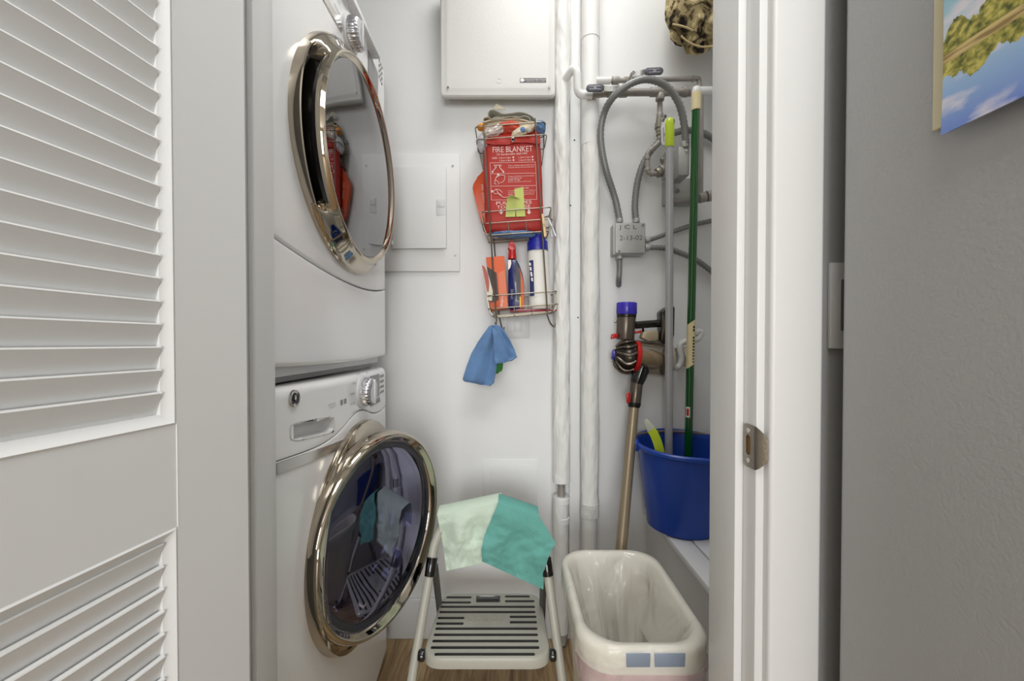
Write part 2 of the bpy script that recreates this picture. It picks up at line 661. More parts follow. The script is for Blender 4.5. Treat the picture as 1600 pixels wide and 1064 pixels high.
DM = Matrix(((U.x, N.x, 0, E0.x), (U.y, N.y, 0, E0.y), (0, 0, 1, 0), (0, 0, 0, 1)))
TH = 0.035
ST = 0.093
R1a, R1b = 0.889, 0.994      # lock rail
for nm, (t0, t1) in (('stile', (0, ST)), ('stile', (DW - ST, DW))):
    bm = BM(); box(bm, t0, t1, -TH, 0, 0.012, 2.035, 0, M=DM); obj(nm, bm, M_door, door)
for (z0, z1) in ((0.012, 0.24), (R1a, R1b), (1.93, 2.035)):
    bm = BM(); box(bm, ST + 0.0004, DW - ST - 0.0004, -TH, -0.0006, z0, z1, 0.001, M=DM); obj('rail', bm, M_door, door)
for (z0, z1) in ((0.24, R1a), (R1b, 1.93)):
    # sticking: sloped moulding round the opening
    bm = BM()
    sx0, sx1 = ST, DW - ST
    mo, dn = 0.0165, -0.011

    def loop(i, d):
        return [dp(sx0 + i, d, z0 + i), dp(sx1 - i, d, z0 + i), dp(sx1 - i, d, z1 - i), dp(sx0 + i, d, z1 - i)]
    prof = [(0, -0.0012), (0.003, 0.0006), (0.006, -0.002), (0.010, -0.0045), (mo - 0.004, -0.0055), (mo - 0.004, -TH + 0.001), (0.0, -TH + 0.001)]
    loops = [[bm.verts.new(p) for p in loop(i, d)] for (i, d) in prof]
    for A, B in zip(loops[:-1], loops[1:]):
        for k in range(4):
            bm.faces.new((A[k], A[(k + 1) % 4], B[(k + 1) % 4], B[k]))
    obj('moulding', bm, M_door, door, angle=25)
    bm = BM()
    pitch = 0.0231
    z = z0 + mo - 0.006
    while z < z1 - mo + 0.004:
        # slat: front top edge at d=-0.009, falling away to the hall side
        pr = [(-0.0035, 0.0255), (-0.0028, 0.0240), (-0.0035, 0.0225), (-0.0140, -0.012), (-0.0185, -0.012), (-0.0185, -0.008), (-0.0080, 0.0255)]
        A = [bm.verts.new(dp(sx0 + mo - 0.004, d, z + h)) for d, h in pr]
        B = [bm.verts.new(dp(sx1 - mo + 0.004, d, z + h)) for d, h in pr]
        k = len(pr)
        for i in range(k):
            bm.faces.new((A[i], A[(i + 1) % k], B[(i + 1) % k], B[i]))
        bm.faces.new(A); bm.faces.new(B)
        z += pitch
    for v in bm.verts:
        v.co.z = min(max(v.co.z, z0 + 0.002), z1 - 0.002)
    obj('louvre_panel', bm, M_door, door, angle=30)

# strike plate on the right jamb
pc = at(1182, 698, 0.5)
sz = 1.08 - (698 - 535) * 0.556 / 640
spl = thing('strike_plate', 'brushed nickel latch strike plate screwed to the right white door jamb', 'strike plate', (DR, 0.556, sz))
bm = BM()
xs = DR - 0.0012
hh = 0.0295
ys0, ys1 = 0.5475, 0.572
ol = rrect((ys0 + ys1) / 2, sz, (ys1 - ys0) / 2, hh, 0.004, 4)
hole = rrect(0.5615, sz + 0.001, 0.0052, 0.0135, 0.004, 4)
vo = [bm.verts.new((xs, y, z)) for y, z in ol]
vh = [bm.verts.new((xs, y, z)) for y, z in hole]
for i in range(len(vo)):
    k = (i + 1) % len(vo)
    bm.faces.new((vo[i], vo[k], vh[k], vh[i]))
# curved lip wrapping out over the jamb edge
lip = []
for (y, x) in ((0.5475, xs), (0.5445, xs + 0.0005), (0.5415, xs + 0.0025), (0.5385, xs + 0.0065), (0.536, xs + 0.0105)):
    f = (0.5475 - y) / 0.0115
    h = hh * math.sqrt(max(0.15, 1 - (0.9 * f) ** 2))
    lip.append((bm.verts.new((x, y, sz + h)), bm.verts.new((x, y, sz - h))))
for A, B in zip(lip[:-1], lip[1:]):
    bm.faces.new((A[0], A[1], B[1], B[0]))
thicken(bm, 0.001)
M_strike = mat('brushed_nickel', (150, 142, 130), 0.35, 0.9, bump=0.2, bscale=200)
obj('plate', bm, M_strike, spl)
for dz in (0.021, -0.0205):
    bm = BM(); cyl(bm, (xs + 0.001, 0.5615, sz + dz), (xs - 0.0012, 0.5615, sz + dz), 0.0042, 0.0036, 16); obj('screw', bm, M_satin, spl)
bm = BM(); box(bm, xs + 0.0005, xs + 0.0009, 0.5555, 0.5675, sz - 0.013, sz + 0.015); obj('latch_hole', bm, mat('bare_wood_hole', (120, 88, 40), 0.8), spl)

# ------------------------------------------------------------------ washer and dryer
MY0, MY1 = 0.705, 1.405          # sides of the machines along the wall
MYC = 0.5 * (MY0 + MY1)


def bow(Y):
    return -0.43 + 0.020 * (1 - ((Y - MYC) / 0.35) ** 2)


def face_x(Y):
    r = 0.028
    e = max(0.0, min(Y - MY0, MY1 - Y))
    drop = 0.0
    if e < r:
        drop = r - math.sqrt(max(0, r * r - (r - e) ** 2))
    return bow(Y) - drop


def yspan(n=70):
    a = [0, 0.001, 0.003, 0.006, 0.010, 0.015, 0.021, 0.028]
    ys = [MY0 + t for t in a] + [MY0 + 0.028 + (MY1 - MY0 - 0.056) * i / n for i in range(1, n)] + [MY1 - t for t in reversed(a)]
    return ys


def front_panel(zlo, zhi, zb, rlo=0.006, rhi=0.006, hole=None, nz=24, lean=0.0):
    """bowed enamel front between two height curves, edges rolled back"""
    bm = BM()
    ys = yspan()
    rows = []
    for kind, f in [('lo', t) for t in (-1, 0, 0.12, 0.35, 0.65, 1)] + [('m', i / nz) for i in range(1, nz)] + [('hi', t) for t in (1, 0.65, 0.35, 0.12, 0, -1)]:
        row = []
        for Y in ys:
            a, b = zlo(Y), zhi(Y)
            x = face_x(Y)
            if kind == 'm':
                z = a + rlo + (b - a - rlo - rhi) * f
            else:
                r = rlo if kind == 'lo' else rhi
                t = max(f, 0)
                d = r - math.sqrt(max(0, r * r - (r - t * r) ** 2))
                x -= d
                if f < 0:
                    x -= 0.03
                z = a + t * r if kind == 'lo' else b - t * r
            row.append(bm.verts.new((x, Y, z + zb)))
        back = [bm.verts.new((-0.5, MY0, row[0].co.z))] + row + [bm.verts.new((-0.5, MY1, row[-1].co.z))]
        rows.append(back)
    for A, B in zip(rows[:-1], rows[1:]):
        for i in range(len(A) - 1):
            bm.faces.new((A[i], A[i + 1], B[i + 1], B[i]))
    if hole:
        yc, zc, r = hole
        dead = [f for f in bm.faces if (f.calc_center_median().y - yc) ** 2 + (f.calc_center_median().z - zc) ** 2 < r * r]
        bmesh.ops.delete(bm, geom=dead, context='FACES')
    return bm


def cabinet(zb, h, openfront):
    bm = BM()
    x0, x1 = -1.10, -0.46
    if not openfront:
        box(bm, x0, x1, MY0, MY1, zb + 0.012, zb + h, 0.004)
    else:
        y0, y1, z0, z1 = MY0, MY1, zb + 0.012, zb + h
        box(bm, x0, x1, y0, y0 + 0.006, z0, z1)
        box(bm, x0, x1, y1 - 0.006, y1, z0, z1)
        box(bm, x0, x1, y0, y1, z1 - 0.006, z1)
        box(bm, x0, x1, y0, y1, z0, z0 + 0.006)
        box(bm, x0, x0 + 0.006, y0, y1, z0, z1)
    return bm


EX, EY, EZ = V((1, 0, 0)), V((0, 1, 0)), V((0, 0, 1))


def pt(Y, z, d=0.0):
    return V((face_x(Y) + d, Y, z))


def print_on(bm, s, Y, z, width=None, height=None, d=0.0012):
    text_bm(bm, s, pt(Y, z, d), EY, EZ, width=width, height=height)


def dress_panel(root, zb, washer):
    """control panel fittings shared by the two machines"""
    parts = {}
    # chrome strip
    bm = BM()
    ys = [MY0 + 0.01 + (0.995 - MY0 - 0.01) * i / 30 for i in range(31)]

    def zt(Y):
        return zb + 0.864 - 0.020 * (Y - MY0) / 0.3
    A = [[bm.verts.new(pt(Y, zt(Y) - dz, d)) for Y in ys] for dz, d in ((0.0, -0.002), (0.0005, 0.0025), (0.0205, 0.0025), (0.021, -0.002))]
    for a, b in zip(A[:-1], A[1:]):
        for i in range(len(ys) - 1):
            bm.faces.new((a[i], a[i + 1], b[i + 1], b[i]))
    obj('chrome_strip', bm, M_satin, root)
    # knob
    kY, kz = (1.125, zb + 0.945) if washer else (1.045, zb + 0.858)
    kn = None
    O = pt(kY, kz)
    bm = BM()
    n = 24
    lathe(bm, [(0.046, -0.002), (0.046, 0.004), (0.043, 0.006), (0.0, 0.006)], O, EX, EY, EZ, 48)
    bez = obj('knob_bezel', bm, M_enamel2, root)
    bm = BM()

    def wob(a, r, h):
        return (r * (1 + 0.03 * math.cos(a * n)), h)
    lathe(bm, [(0.038, 0.005), (0.037, 0.022), (0.034, 0.030), (0.026, 0.033), (0.0, 0.030)], O, EX, EY, EZ, 96, wob=wob)
    knob = obj('knob', bm, mat('silver_knob', (206, 206, 210), 0.2, 0.9), root, angle=60)
    bm = BM()
    box(bm, O.x + 0.030, O.x + 0.036, kY - 0.004, kY + 0.004, kz - 0.033, kz + 0.033, 0.002)
    obj('pointer', bm, M_enamel2, knob)
    # display
    bm = BM()
    grid(bm, lambda u, v: pt(1.185 + 0.105 * u, zb + (0.912 if washer else 0.850) + 0.070 * v, 0.0012), 8, 1)
    disp = obj('display', bm, mat('grey_display', (138, 138, 140), 0.3), root)
    # buttons below the display and beside it
    ddz = 0.0 if washer else 0.062
    for i in range(5):
        Y = 1.19 + 0.021 * i
        c = pt(Y + 0.008, zb + 0.900 - ddz)
        bm = BM()
        box(bm, c.x - 0.002, c.x + 0.0025, Y, Y + 0.016, zb + 0.893 - ddz, zb + 0.908 - ddz, 0.001)
        obj('button', bm, M_lgrey, root)
    for j in range(4):
        for i in range(3):
            Y = 1.307 + 0.018 * i
            z = zb + 0.972 - 0.017 * j
            c = pt(Y, z)
            bm = BM()
            cyl(bm, (c.x - 0.002, Y, z), (c.x + 0.002, Y, z), 0.0042, n=12)
            obj('button', bm, M_grey, root)
    # printed legends
    for (s, dy, dz) in (('Cottons', -0.035, 0.052), ('Whites', 0.0, 0.060), ('Casuals', -0.066, 0.030), ('Delicates', -0.074, 0.004), ('Speed Wash', -0.074, -0.022),
                        ('Rinse + Spin', -0.06, -0.046), ('Drain', 0.036, 0.05)):
        bm = BM()
        print_on(bm, s, kY + dy, kz + dz, height=0.0055)
        obj('panel_lettering', bm, M_lgrey, root)


def door_profile_lathe(bm, C, ax, e1, e2, prof, n=96, a0=0, a1=2 * PI, wob=None):
    lathe(bm, prof, C, ax, e1, e2, n, a0, a1, wob=wob)


# ---- washer
WZ = 0.0
wm = thing('washing_machine', 'white front-load washer at the bottom of the stack, chrome porthole door ajar', 'washing machine', (-0.78, MYC, 0))
wc = V((-0.402, 1.105, 0.582))
WR_OUT, WR_IN = 0.283, 0.230
obj('cabinet', cabinet(0, 0.985, True), M_enamel, wm)
sag = lambda Y: 0.866 - 0.020 * max(0, min(1, (Y - MY0) / 0.3)) + max(0.0, 0.05 * math.exp(-((Y - 1.10) / 0.13) ** 2)) + 0.02 * max(0, (Y - 1.2) / 0.2)
bm = front_panel(lambda Y: 0.03, lambda Y: sag(Y) - 0.001, 0, 0.012, 0.003, hole=(wc.y, wc.z, WR_IN + 0.03), nz=70)
obj('front_panel', bm, M_enamel, wm)
bm = front_panel(lambda Y: sag(Y) + 0.001, lambda Y: 0.997, 0, 0.003, 0.02, nz=16)
obj('control_panel', bm, M_enamel, wm)
bm = BM(); box(bm, -1.08, -0.475, MY0 + 0.02, MY1 - 0.02, 0.0, 0.04); obj('toe_kick', bm, M_dgrey, wm)
dress_panel(wm, 0.0, True)
# round badge with a scrolled emblem
by, bz = 0.79, 0.972
bm = BM()
O = pt(by, bz)
lathe(bm, [(0.0165, -0.001), (0.0165, 0.003), (0.015, 0.0045), (0.0135, 0.0035), (0, 0.0035)], O, EX, EY, EZ, 40)
bad = obj('badge', bm, M_satin, wm)
bm = BM()
for k in range(4):
    a = PI / 2 * k + 0.4
    pts = []
    for j in range(14):
        t = j / 13
        rr = 0.0118 - 0.004 * t
        aa = a + 1.5 * t
        pts.append(O + V((0.0042, rr * math.cos(aa), rr * math.sin(aa))))
    tube(bm, pts, 0.0009, 6)
for s in (-1, 1):
    pts = [O + V((0.0042, s * (0.003 + 0.003 * math.sin(t * 5)), 0.006 * math.cos(t * 4))) for t in [j / 12 for j in range(13)]]
    tube(bm, pts, 0.0010, 6)
obj('emblem', bm, M_dgrey, bad)
# detergent drawer grip: recessed pocket
bm = BM()
gy, gz = 0.862, 0.900
pocket = BM()
N_ = 9


def pock(u, v):
    a = 2 * PI * u
    hw, hh_ = 0.083, 0.0185
    ca, sa = math.cos(a), math.sin(a)
    p = 5
    k = (abs(ca) ** p + abs(sa) ** p) ** (-1.0 / p)
    # v: rim -> slope -> floor
    f = [(1.03, 0.0008), (1.0, 0.0012), (0.97, 0.0002), (0.93, -0.004), (0.88, -0.013), (0.7, -0.018), (0.0, -0.018)]
    s, d = f[min(int(round(v * 6)), 6)]
    Y = gy + hw * k * ca * s
    z = gz + hh_ * k * sa * (1 - (1 - s) * 0.9) - 0.010 * (Y - gy) / 0.1
    return pt(Y, z, d)


# cut the panel where the pocket sits by pushing the pocket as a shell with its own lip
grid(bm, pock, 64, [0, 1 / 6, 2 / 6, 3 / 6, 4 / 6, 5 / 6, 1])
dg_ = obj('drawer_grip', bm, mat('white_plastic_grip', (216, 216, 216), 0.3), wm, angle=60)
ctl = [o for o in wm.children if o.name.startswith('control_panel')][0]
tb = BM(); tb.from_mesh(ctl.data)
L0 = wm.location
dead = []
for f in tb.faces:
    c = f.calc_center_median() + L0
    if abs(c.y - gy) < 0.078 and abs(c.z - (gz - 0.010 * (c.y - gy) / 0.1)) < 0.0165:
        dead.append(f)
bmesh.ops.delete(tb, geom=dead, context='FACES')
tb.to_mesh(ctl.data); tb.free()
bm = BM()
for i in range(1):
    pts = [pt(gy - 0.062 + 0.07 * t, gz + 0.0150 - 0.010 * (-0.062 + 0.07 * t) / 0.1, -0.0075) for t in (0, 0.25, 0.5, 0.75, 1)]
    tube(bm, pts, 0.0013, 6)
obj('grip_slot', bm, M_dgrey, dg_)
bm = BM()
print_on(bm, 'Powder Detergent', 0.935, 0.9385, height=0.0045)
obj('drawer_lettering', bm, M_lgrey, wm)
bm = BM()
print_on(bm, 'Liquid Softener', 0.940, 0.9315, height=0.0045)
obj('drawer_lettering', bm, M_lgrey, wm)
for q in (0.985, 1.005):
    c = pt(q, 0.936, 0.0012)
    bm = BM()
    box(bm, c.x - 0.0008, c.x, q - 0.006, q + 0.006, 0.930, 0.942)
    obj('drawer_symbol', bm, M_lgrey, wm)
# chrome surround left on the cabinet
bm = BM()
lathe(bm, [(WR_OUT + 0.004, -0.06), (WR_OUT + 0.003, 0.0), (WR_OUT, 0.008), (WR_OUT - 0.02, 0.012), (WR_OUT - 0.045, 0.006), (WR_IN + 0.008, -0.012), (WR_IN, -0.03), (WR_IN, -0.07)],
      wc, EX, EY, EZ, 128)
obj('porthole_surround', bm, M_chrome, wm, angle=50)
bm = BM()
lathe(bm, [(WR_IN + 0.002, -0.045), (WR_IN - 0.012, -0.035), (WR_IN - 0.028, -0.05), (WR_IN - 0.02, -0.075), (WR_IN - 0.03, -0.10), (WR_IN - 0.012, -0.13)], wc, EX, EY, EZ, 96)
obj('gasket', bm, M_gasket, wm, angle=50)
bm = BM()
lathe(bm, [(WR_IN - 0.012, -0.125), (WR_IN + 0.03, -0.16), (WR_IN + 0.03, -0.56), (0, -0.58)], wc, EX, EY, EZ, 64)
obj('drum', bm, M_steel, wm)
# door, ajar on its hinge at the near side
th = math.radians(19.4)
AX = V((math.cos(th), -math.sin(th), 0))
RY = V((math.sin(th), math.cos(th), 0))
dc = V((-0.3155, 1.053, 0.594))
DR0 = 0.254
bm = BM()
lathe(bm, [(0.228, -0.052), (0.240, -0.050), (0.2515, -0.046), (DR0, -0.040), (DR0 + 0.0005, -0.030), (0.2525, -0.018), (0.2485, -0.008), (0.2440, -0.002),
           (0.2405, 0.0), (0.2375, -0.001), (0.2345, -0.005), (0.2290, -0.012), (0.2240, -0.0175), (0.2225, -0.022)], dc, AX, RY, EZ, 160)
dring = obj('door_ring', bm, M_chrome, wm, angle=50)
bm = BM()
lathe(bm, [(0.2235, -0.0185), (0.216, -0.0195), (0.206, -0.022), (0.2055, -0.05), (0.228, -0.052)], dc, AX, RY, EZ, 128)
obj('glass_rim', bm, mat('dark_rim_plastic', (34, 34, 46), 0.2, coat=0.4), dring)
bm = BM()
lathe(bm, [(0.208, -0.021), (0.19, -0.015), (0.13, -0.008), (0.06, -0.0045), (0, -0.004)], dc, AX, RY, EZ, 96)
obj('door_glass', bm, M_washglass, dring, angle=80)
bm = BM()
lathe(bm, [(0.206, -0.045), (0.196, -0.055), (0.182, -0.10), (0.166, -0.135), (0.13, -0.150), (0, -0.152)], dc, AX, RY, EZ, 96)
obj('glass_bowl', bm, M_bowl, dring, angle=80)
# latch slots in the near edge of the ring and the hinge
for (ang, w_) in ((187, 5), (205, 5)):
    bm = BM()
    a = math.radians(ang)
    lathe(bm, [(DR0 + 0.0006, -0.043), (DR0 + 0.0016, -0.041), (DR0 + 0.0016, -0.028), (DR0 + 0.0004, -0.026)], dc, AX, RY, EZ, 6, a - math.radians(w_ / 2), a + math.radians(w_ / 2))
    obj('hinge_slot', bm, M_blackm, dring)
bm = BM()
hp = dc - RY * 0.245 - AX * 0.055
box(bm, hp.x - 0.05, hp.x + 0.006, hp.y - 0.01, hp.y + 0.03, hp.z - 0.05, hp.z + 0.05, 0.004)
obj('hinge', bm, M_dgrey, wm)

# ---- dryer
DZ = 1.0
sagd = lambda Y: 0.866 - 0.020 * max(0, min(1, (Y - MY0) / 0.3)) - 0.030 * max(0, min(1, (Y - 0.94) / 0.08)) + 0.03 * max(0, (Y - 1.2) / 0.2)
dm = thing('clothes_dryer', 'white dryer with mirrored round chrome door stacked on top of the washer', 'dryer', (-0.78, MYC, 1.0))
obj('cabinet', cabinet(DZ, 0.985, False), M_enamel, dm)
arc = lambda Y: 0.272 - 0.043 * (1 - ((Y - 1.09) / 0.36) ** 2)
lowb = lambda Y: 0.030 + 0.006 * ((Y - MYC) / 0.35) ** 2
bm = front_panel(lowb, lambda Y: arc(Y) - 0.0012, DZ, 0.010, 0.006, nz=14)
obj('lower_panel', bm, M_enamel, dm)
bm = front_panel(lambda Y: arc(Y) + 0.0012, lambda Y: sagd(Y) - 0.001, DZ, 0.006, 0.003, nz=30)
obj('front_panel', bm, M_enamel, dm)
bm = front_panel(lambda Y: sagd(Y) + 0.001, lambda Y: 0.997, DZ, 0.003, 0.02, nz=16)
obj('control_panel', bm, M_enamel, dm)
bm = BM(); box(bm, -1.08, -0.455, MY0 + 0.012, 1.33, DZ + 0.0005, DZ + 0.03, 0.003); obj('base_bracket', bm, M_grey, dm)
bm = BM(); box(bm, -0.462, -0.447, MY0 + 0.012, 1.335, DZ + 0.013, DZ + 0.034, 0.003); obj('base_rail', bm, M_enamel2, dm)
dress_panel(dm, DZ, False)
# visor ledge along the control panel
bm = BM()
box(bm, -0.440, -0.392, MY0 + 0.03, 1.235, DZ + 0.925, DZ + 0.934, 0.002)
obj('panel_visor', bm, M_enamel2, dm)
c = V((-0.397, 1.052, 1.530))
RO = 0.271


def handle_blend(a):
    """1 inside the grip recess (near side of the ring)"""
    d = math.degrees(a)            # measured from +Y towards +Z; the near side is 180
    d = (d - 180 + 180) % 360 - 180
    lo, hi = -40.0, 45.0           # up is negative here
    s = min((d - lo) / 7.0, (hi - d) / 7.0)
    s = max(0.0, min(1.0, s))
    return s * s * (3 - 2 * s)


prof_n = [(RO + 0.003, -0.06), (RO + 0.003, -0.012), (RO, -0.003), (0.266, 0.003), (0.258, 0.009), (0.250, 0.015), (0.2455, 0.020), (0.2425, 0.025), (0.2395, 0.0285), (0.2365, 0.0285), (0.2330, 0.026), (0.2280, 0.021), (0.2255, 0.017)]
prof_h = [(RO + 0.003, -0.06), (RO + 0.003, -0.012), (RO + 0.0015, -0.004), (0.2690, -0.0025), (0.2675, -0.006), (0.2665, -0.026), (0.2470, -0.026), (0.2445, 0.020), (0.2400, 0.0290), (0.2365, 0.0285), (0.2330, 0.026), (0.2280, 0.021), (0.2255, 0.017)]
bm = BM()
rings = []
NA = 240
for j in range(len(prof_n)):
    ring = []
    for i in range(NA):
        a = 2 * PI * i / NA
        s_ = handle_blend(a)
        r = prof_n[j][0] * (1 - s_) + prof_h[j][0] * s_
        h = prof_n[j][1] * (1 - s_) + prof_h[j][1] * s_
        ring.append(bm.verts.new(c + EX * h + (EY * math.cos(a) + EZ * math.sin(a)) * r))
    rings.append(ring)
for A, B in zip(rings[:-1], rings[1:]):
    for i in range(NA):
        bm.faces.new((A[i], A[(i + 1) % NA], B[(i + 1) % NA], B[i]))
ring = obj('door_ring', bm, M_chrome, dm, angle=50)
bm = BM()
a0, a1 = math.radians(180 - 35), math.radians(180 + 40)
lathe(bm, [(0.2686, -0.0035), (0.2670, -0.0245), (0.2620, -0.022), (0.2590, -0.010), (0.2560, -0.022), (0.2480, -0.0245), (0.2458, 0.012)], c, EX, EY, EZ, 60, a0, a1)
obj('door_handle', bm, M_black, ring, angle=40)
bm = BM()
lathe(bm, [(0.2265, 0.0195), (0.220, 0.020), (0.19, 0.022), (0.12, 0.025), (0.05, 0.0265), (0, 0.027)], c, EX, EY, EZ, 96)
obj('door_glass', bm, M_darkglass, ring, angle=80)
bm = BM()
a = math.radians(118)
lathe(bm, [(RO + 0.004, -0.010), (RO + 0.001, -0.0022), (0.267, 0.0035), (0.2585, 0.0095), (0.2505, 0.0155)], c, EX, EY, EZ, 2, a, a + 0.010)
obj('ring_seam', bm, M_dgrey, ring)

# ------------------------------------------------------------------ things on the back wall
def wbox(bm, pxa, pya, pxb, pyb, Y0, Y1, bev=0.0, seg=2):
    """box on the wall: photo rectangle at depth Y0, reaching back to Y1"""
    a, b = at(pxa, pya, Y0), at(pxb, pyb, Y0)
    box(bm, a.x, b.x, Y0, Y1, b.z, a.z, bev, seg)
    return a, b


FR, FU = EX, EZ                  # right and up for printing that faces the camera

# -- white cover box at the top
cb = at(779, 150, 1.447)
cvb = thing('wiring_enclosure', 'white metal wiring cover box with small grey label, high on the back wall', 'enclosure', (cb.x, YB, cb.z))
bm = BM()
a, b = at(688, 150, 1.42), at(868, 150, 1.42)
zt_ = 2.34
x0, x1, z0 = a.x, b.x, a.z
r = 0.020
pr_ = [(0.0, 0.018), (0.0, 0.006), (0.004, 0.001), (0.010, 0.0), (0.016, -0.001), (0.022, -0.0035), (0.026, -0.004)]
loops = [[bm.verts.new((x, 1.42 + d, z)) for x, z in rrect((x0 + x1) / 2, (z0 + zt_) / 2, (x1 - x0) / 2 - i, (zt_ - z0) / 2 - i, 0.012)] for i, d in pr_]
for A, B in zip(loops[:-1], loops[1:]):
    for k in range(len(A)):
        bm.faces.new((A[k], A[(k + 1) % len(A)], B[(k + 1) % len(A)], B[k]))
bm.faces.new(loops[-1])
obj('cover', bm, M_boxpaint, cvb, angle=30)
bm = BM(); box(bm, x0 + 0.022, x1 - 0.018, 1.425, YB, z0 + 0.024, zt_ - 0.024, 0.002); obj('back_box', bm, M_boxpaint, cvb)
for px in (761, 797.5):
    p = at(px, 152, 1.468)
    bm = BM(); cyl(bm, (p.x, 1.470, z0 + 0.0245), (p.x, 1.470, z0 + 0.0225), 0.004, n=12); obj('knockout', bm, M_dgrey, cvb)
for px, py in ((700, 136.5), (858, 136)):
    p = at(px, py, 1.415)
    bm = BM(); cyl(bm, (p.x, 1.418, p.z), (p.x, 1.4135, p.z), 0.0045, 0.0038, 16); obj('screw', bm, M_satin, cvb)
p = at(779.5, 126.5, 1.416)
bm = BM(); lathe(bm, [(0.0085, 0), (0.0085, 0.0006), (0.008, 0.0009), (0.0074, 0.0006), (0.0074, 0)], p, V((0, -1, 0)), EX, EZ, 32); obj('knockout_ring', bm, M_boxpaint, cvb)
bm = BM(); A_, B_ = wbox(bm, 812.5, 122, 853.3, 128.6, 1.4148, 1.4165); lab = obj('label_plate', bm, mat('label_grey', (84, 84, 88), 0.5), cvb)
bm = BM()
lc = (A_ + B_) / 2
text_bm(bm, 'Structured Cable Products', V((lc.x + 0.009, 1.4142, lc.z + 0.0022)), FR, FU, width=0.068, height=0.0050)
obj('lettering', bm, M_white, lab)
bm = BM()
text_bm(bm, 'STRUCTURED CABLE SYSTEMS', V((lc.x + 0.009, 1.4142, lc.z - 0.0042)), FR, FU, width=0.064, height=0.0022)
obj('lettering', bm, M_white, lab)
bm = BM()
q = V((A_.x + 0.0105, 1.4142, lc.z))
vs = [bm.verts.new(q + V((x * 0.0085, 0, z * 0.0055))) for x, z in ((-1, -1), (0.2, -1), (0.2, -0.5), (1, 0), (0.2, 0.5), (0.2, 1), (-1, 1))]
bm.faces.new(vs)
obj('emblem', bm, M_white, lab)

# -- electrical panel behind the dryer
ep = at(660, 424, 1.48)
epn = thing('electrical_panel', 'white painted breaker panel with its small door, beside the dryer on the back wall', 'electrical panel', (ep.x, YB, ep.z))
bm = BM()
a, b = at(560, 240, 1.482), at(718.5, 424, 1.482)
box(bm, a.x, b.x, 1.482, YB, b.z, a.z, 0.002)
obj('frame', bm, M_wall, epn)
bm = BM()
a, b = at(612, 260.5, 1.470), at(697.5, 388, 1.470)
dM = Matrix.Translation((a.x, 1.477, 0)) @ Matrix.Rotation(math.radians(-2.2), 4, 'Z') @ Matrix.Translation((-a.x, -1.477, 0))
box(bm, a.x, b.x, 1.4745, 1.478, b.z, a.z, 0.0012, M=dM)
epd = obj('door', bm, M_wall, epn)
bm = BM()
p, q = at(681.5, 311, 1.468), at(697, 336.5, 1.468)
box(bm, p.x, q.x, 1.4665, 1.472, q.z, p.z, 0.0015)
obj('latch', bm, M_trim, epd)
bm = BM()
box(bm, p.x + 0.005, q.x - 0.005, 1.4645, 1.468, (p.z + q.z) / 2 + 0.001, p.z - 0.004, 0.001)
obj('latch_tab', bm, M_trim, epd)
for px, py in ((611.5, 275), (612.5, 379.5)):
    p = at(px, py, 1.474)
    bm = BM(); cyl(bm, (p.x, 1.474, p.z - 0.007), (p.x, 1.474, p.z + 0.007), 0.0035, n=12); obj('hinge', bm, M_trim, epd)
for px, py in ((707.5, 259), (711, 399)):
    p = at(px, py, 1.482)
    bm = BM(); cyl(bm, (p.x, 1.482, p.z), (p.x, 1.4795, p.z), 0.004, 0.0032, 14); obj('screw', bm, M_galv, epn)

# -- flush access panel low on the wall, blank plate under the rack
hp_ = at(797, 812, 1.486)
apn = thing('access_panel', 'flush white access panel low on the back wall, partly behind the hanging cloths', 'access panel', (hp_.x, YB, hp_.z))
bm = BM(); wbox(bm, 754.5, 718, 839.5, 812, 1.4868, YB, 0.001); obj('frame', bm, M_wall, apn)
bm = BM(); wbox(bm, 766, 727, 829, 803, 1.4856, YB, 0.001); obj('panel_door', bm, M_wall, apn)
bp_ = at(810, 528, 1.487)
bpl = thing('blank_wall_plate', 'clear plastic blank plate on the back wall just under the wire rack', 'wall plate', (bp_.x, YB, bp_.z))
bm = BM(); wbox(bm, 792, 492, 827.5, 528, 1.4852, YB, 0.0012); obj('plate', bm, M_trim, bpl)
bm = BM(); wbox(bm, 803, 498, 816, 518, 1.4842, YB, 0.0008); obj('insert', bm, M_trim, bpl)

# -- vertical pipes
def wrapped_pipe(bm, pxc, pytop, pybot, Yc, r, seed, lump=0.0016, n=28, seams=()):
    top = 2.79 if pytop is None else at(pxc, pytop, Yc).z
    bot = 0.004 if pybot is None else at(pxc, pybot, Yc).z
    x = at(pxc, 535, Yc).x
    m = int((top - bot) / 0.007) + 2
    rings = []
    for j in range(m + 1):
        z = bot + (top - bot) * j / m
        ring = []
        for i in range(n):
            a = 2 * PI * i / n
            q = fn(math.cos(a) * 1.4 + seed, math.sin(a) * 1.4, z * 9 + seed) * lump + fn(math.cos(a) * 4 + seed, math.sin(a) * 4, z * 26) * lump * 0.6
            st = 0.0011 * math.floor((z + seed) * 7 + 0.4 * math.sin(a * 1.0 + seed)) % 0.0022
            ring.append(bm.verts.new((x + math.cos(a) * (r + q + st), Yc + math.sin(a) * (r + q + st), z)))
        rings.append(ring)
    for A, B in zip(rings[:-1], rings[1:]):
        for k in range(n):
            bm.faces.new((A[k], A[(k + 1) % n], B[(k + 1) % n], B[k]))
    bm.faces.new(rings[0]); bm.faces.new(rings[-1])
    return x


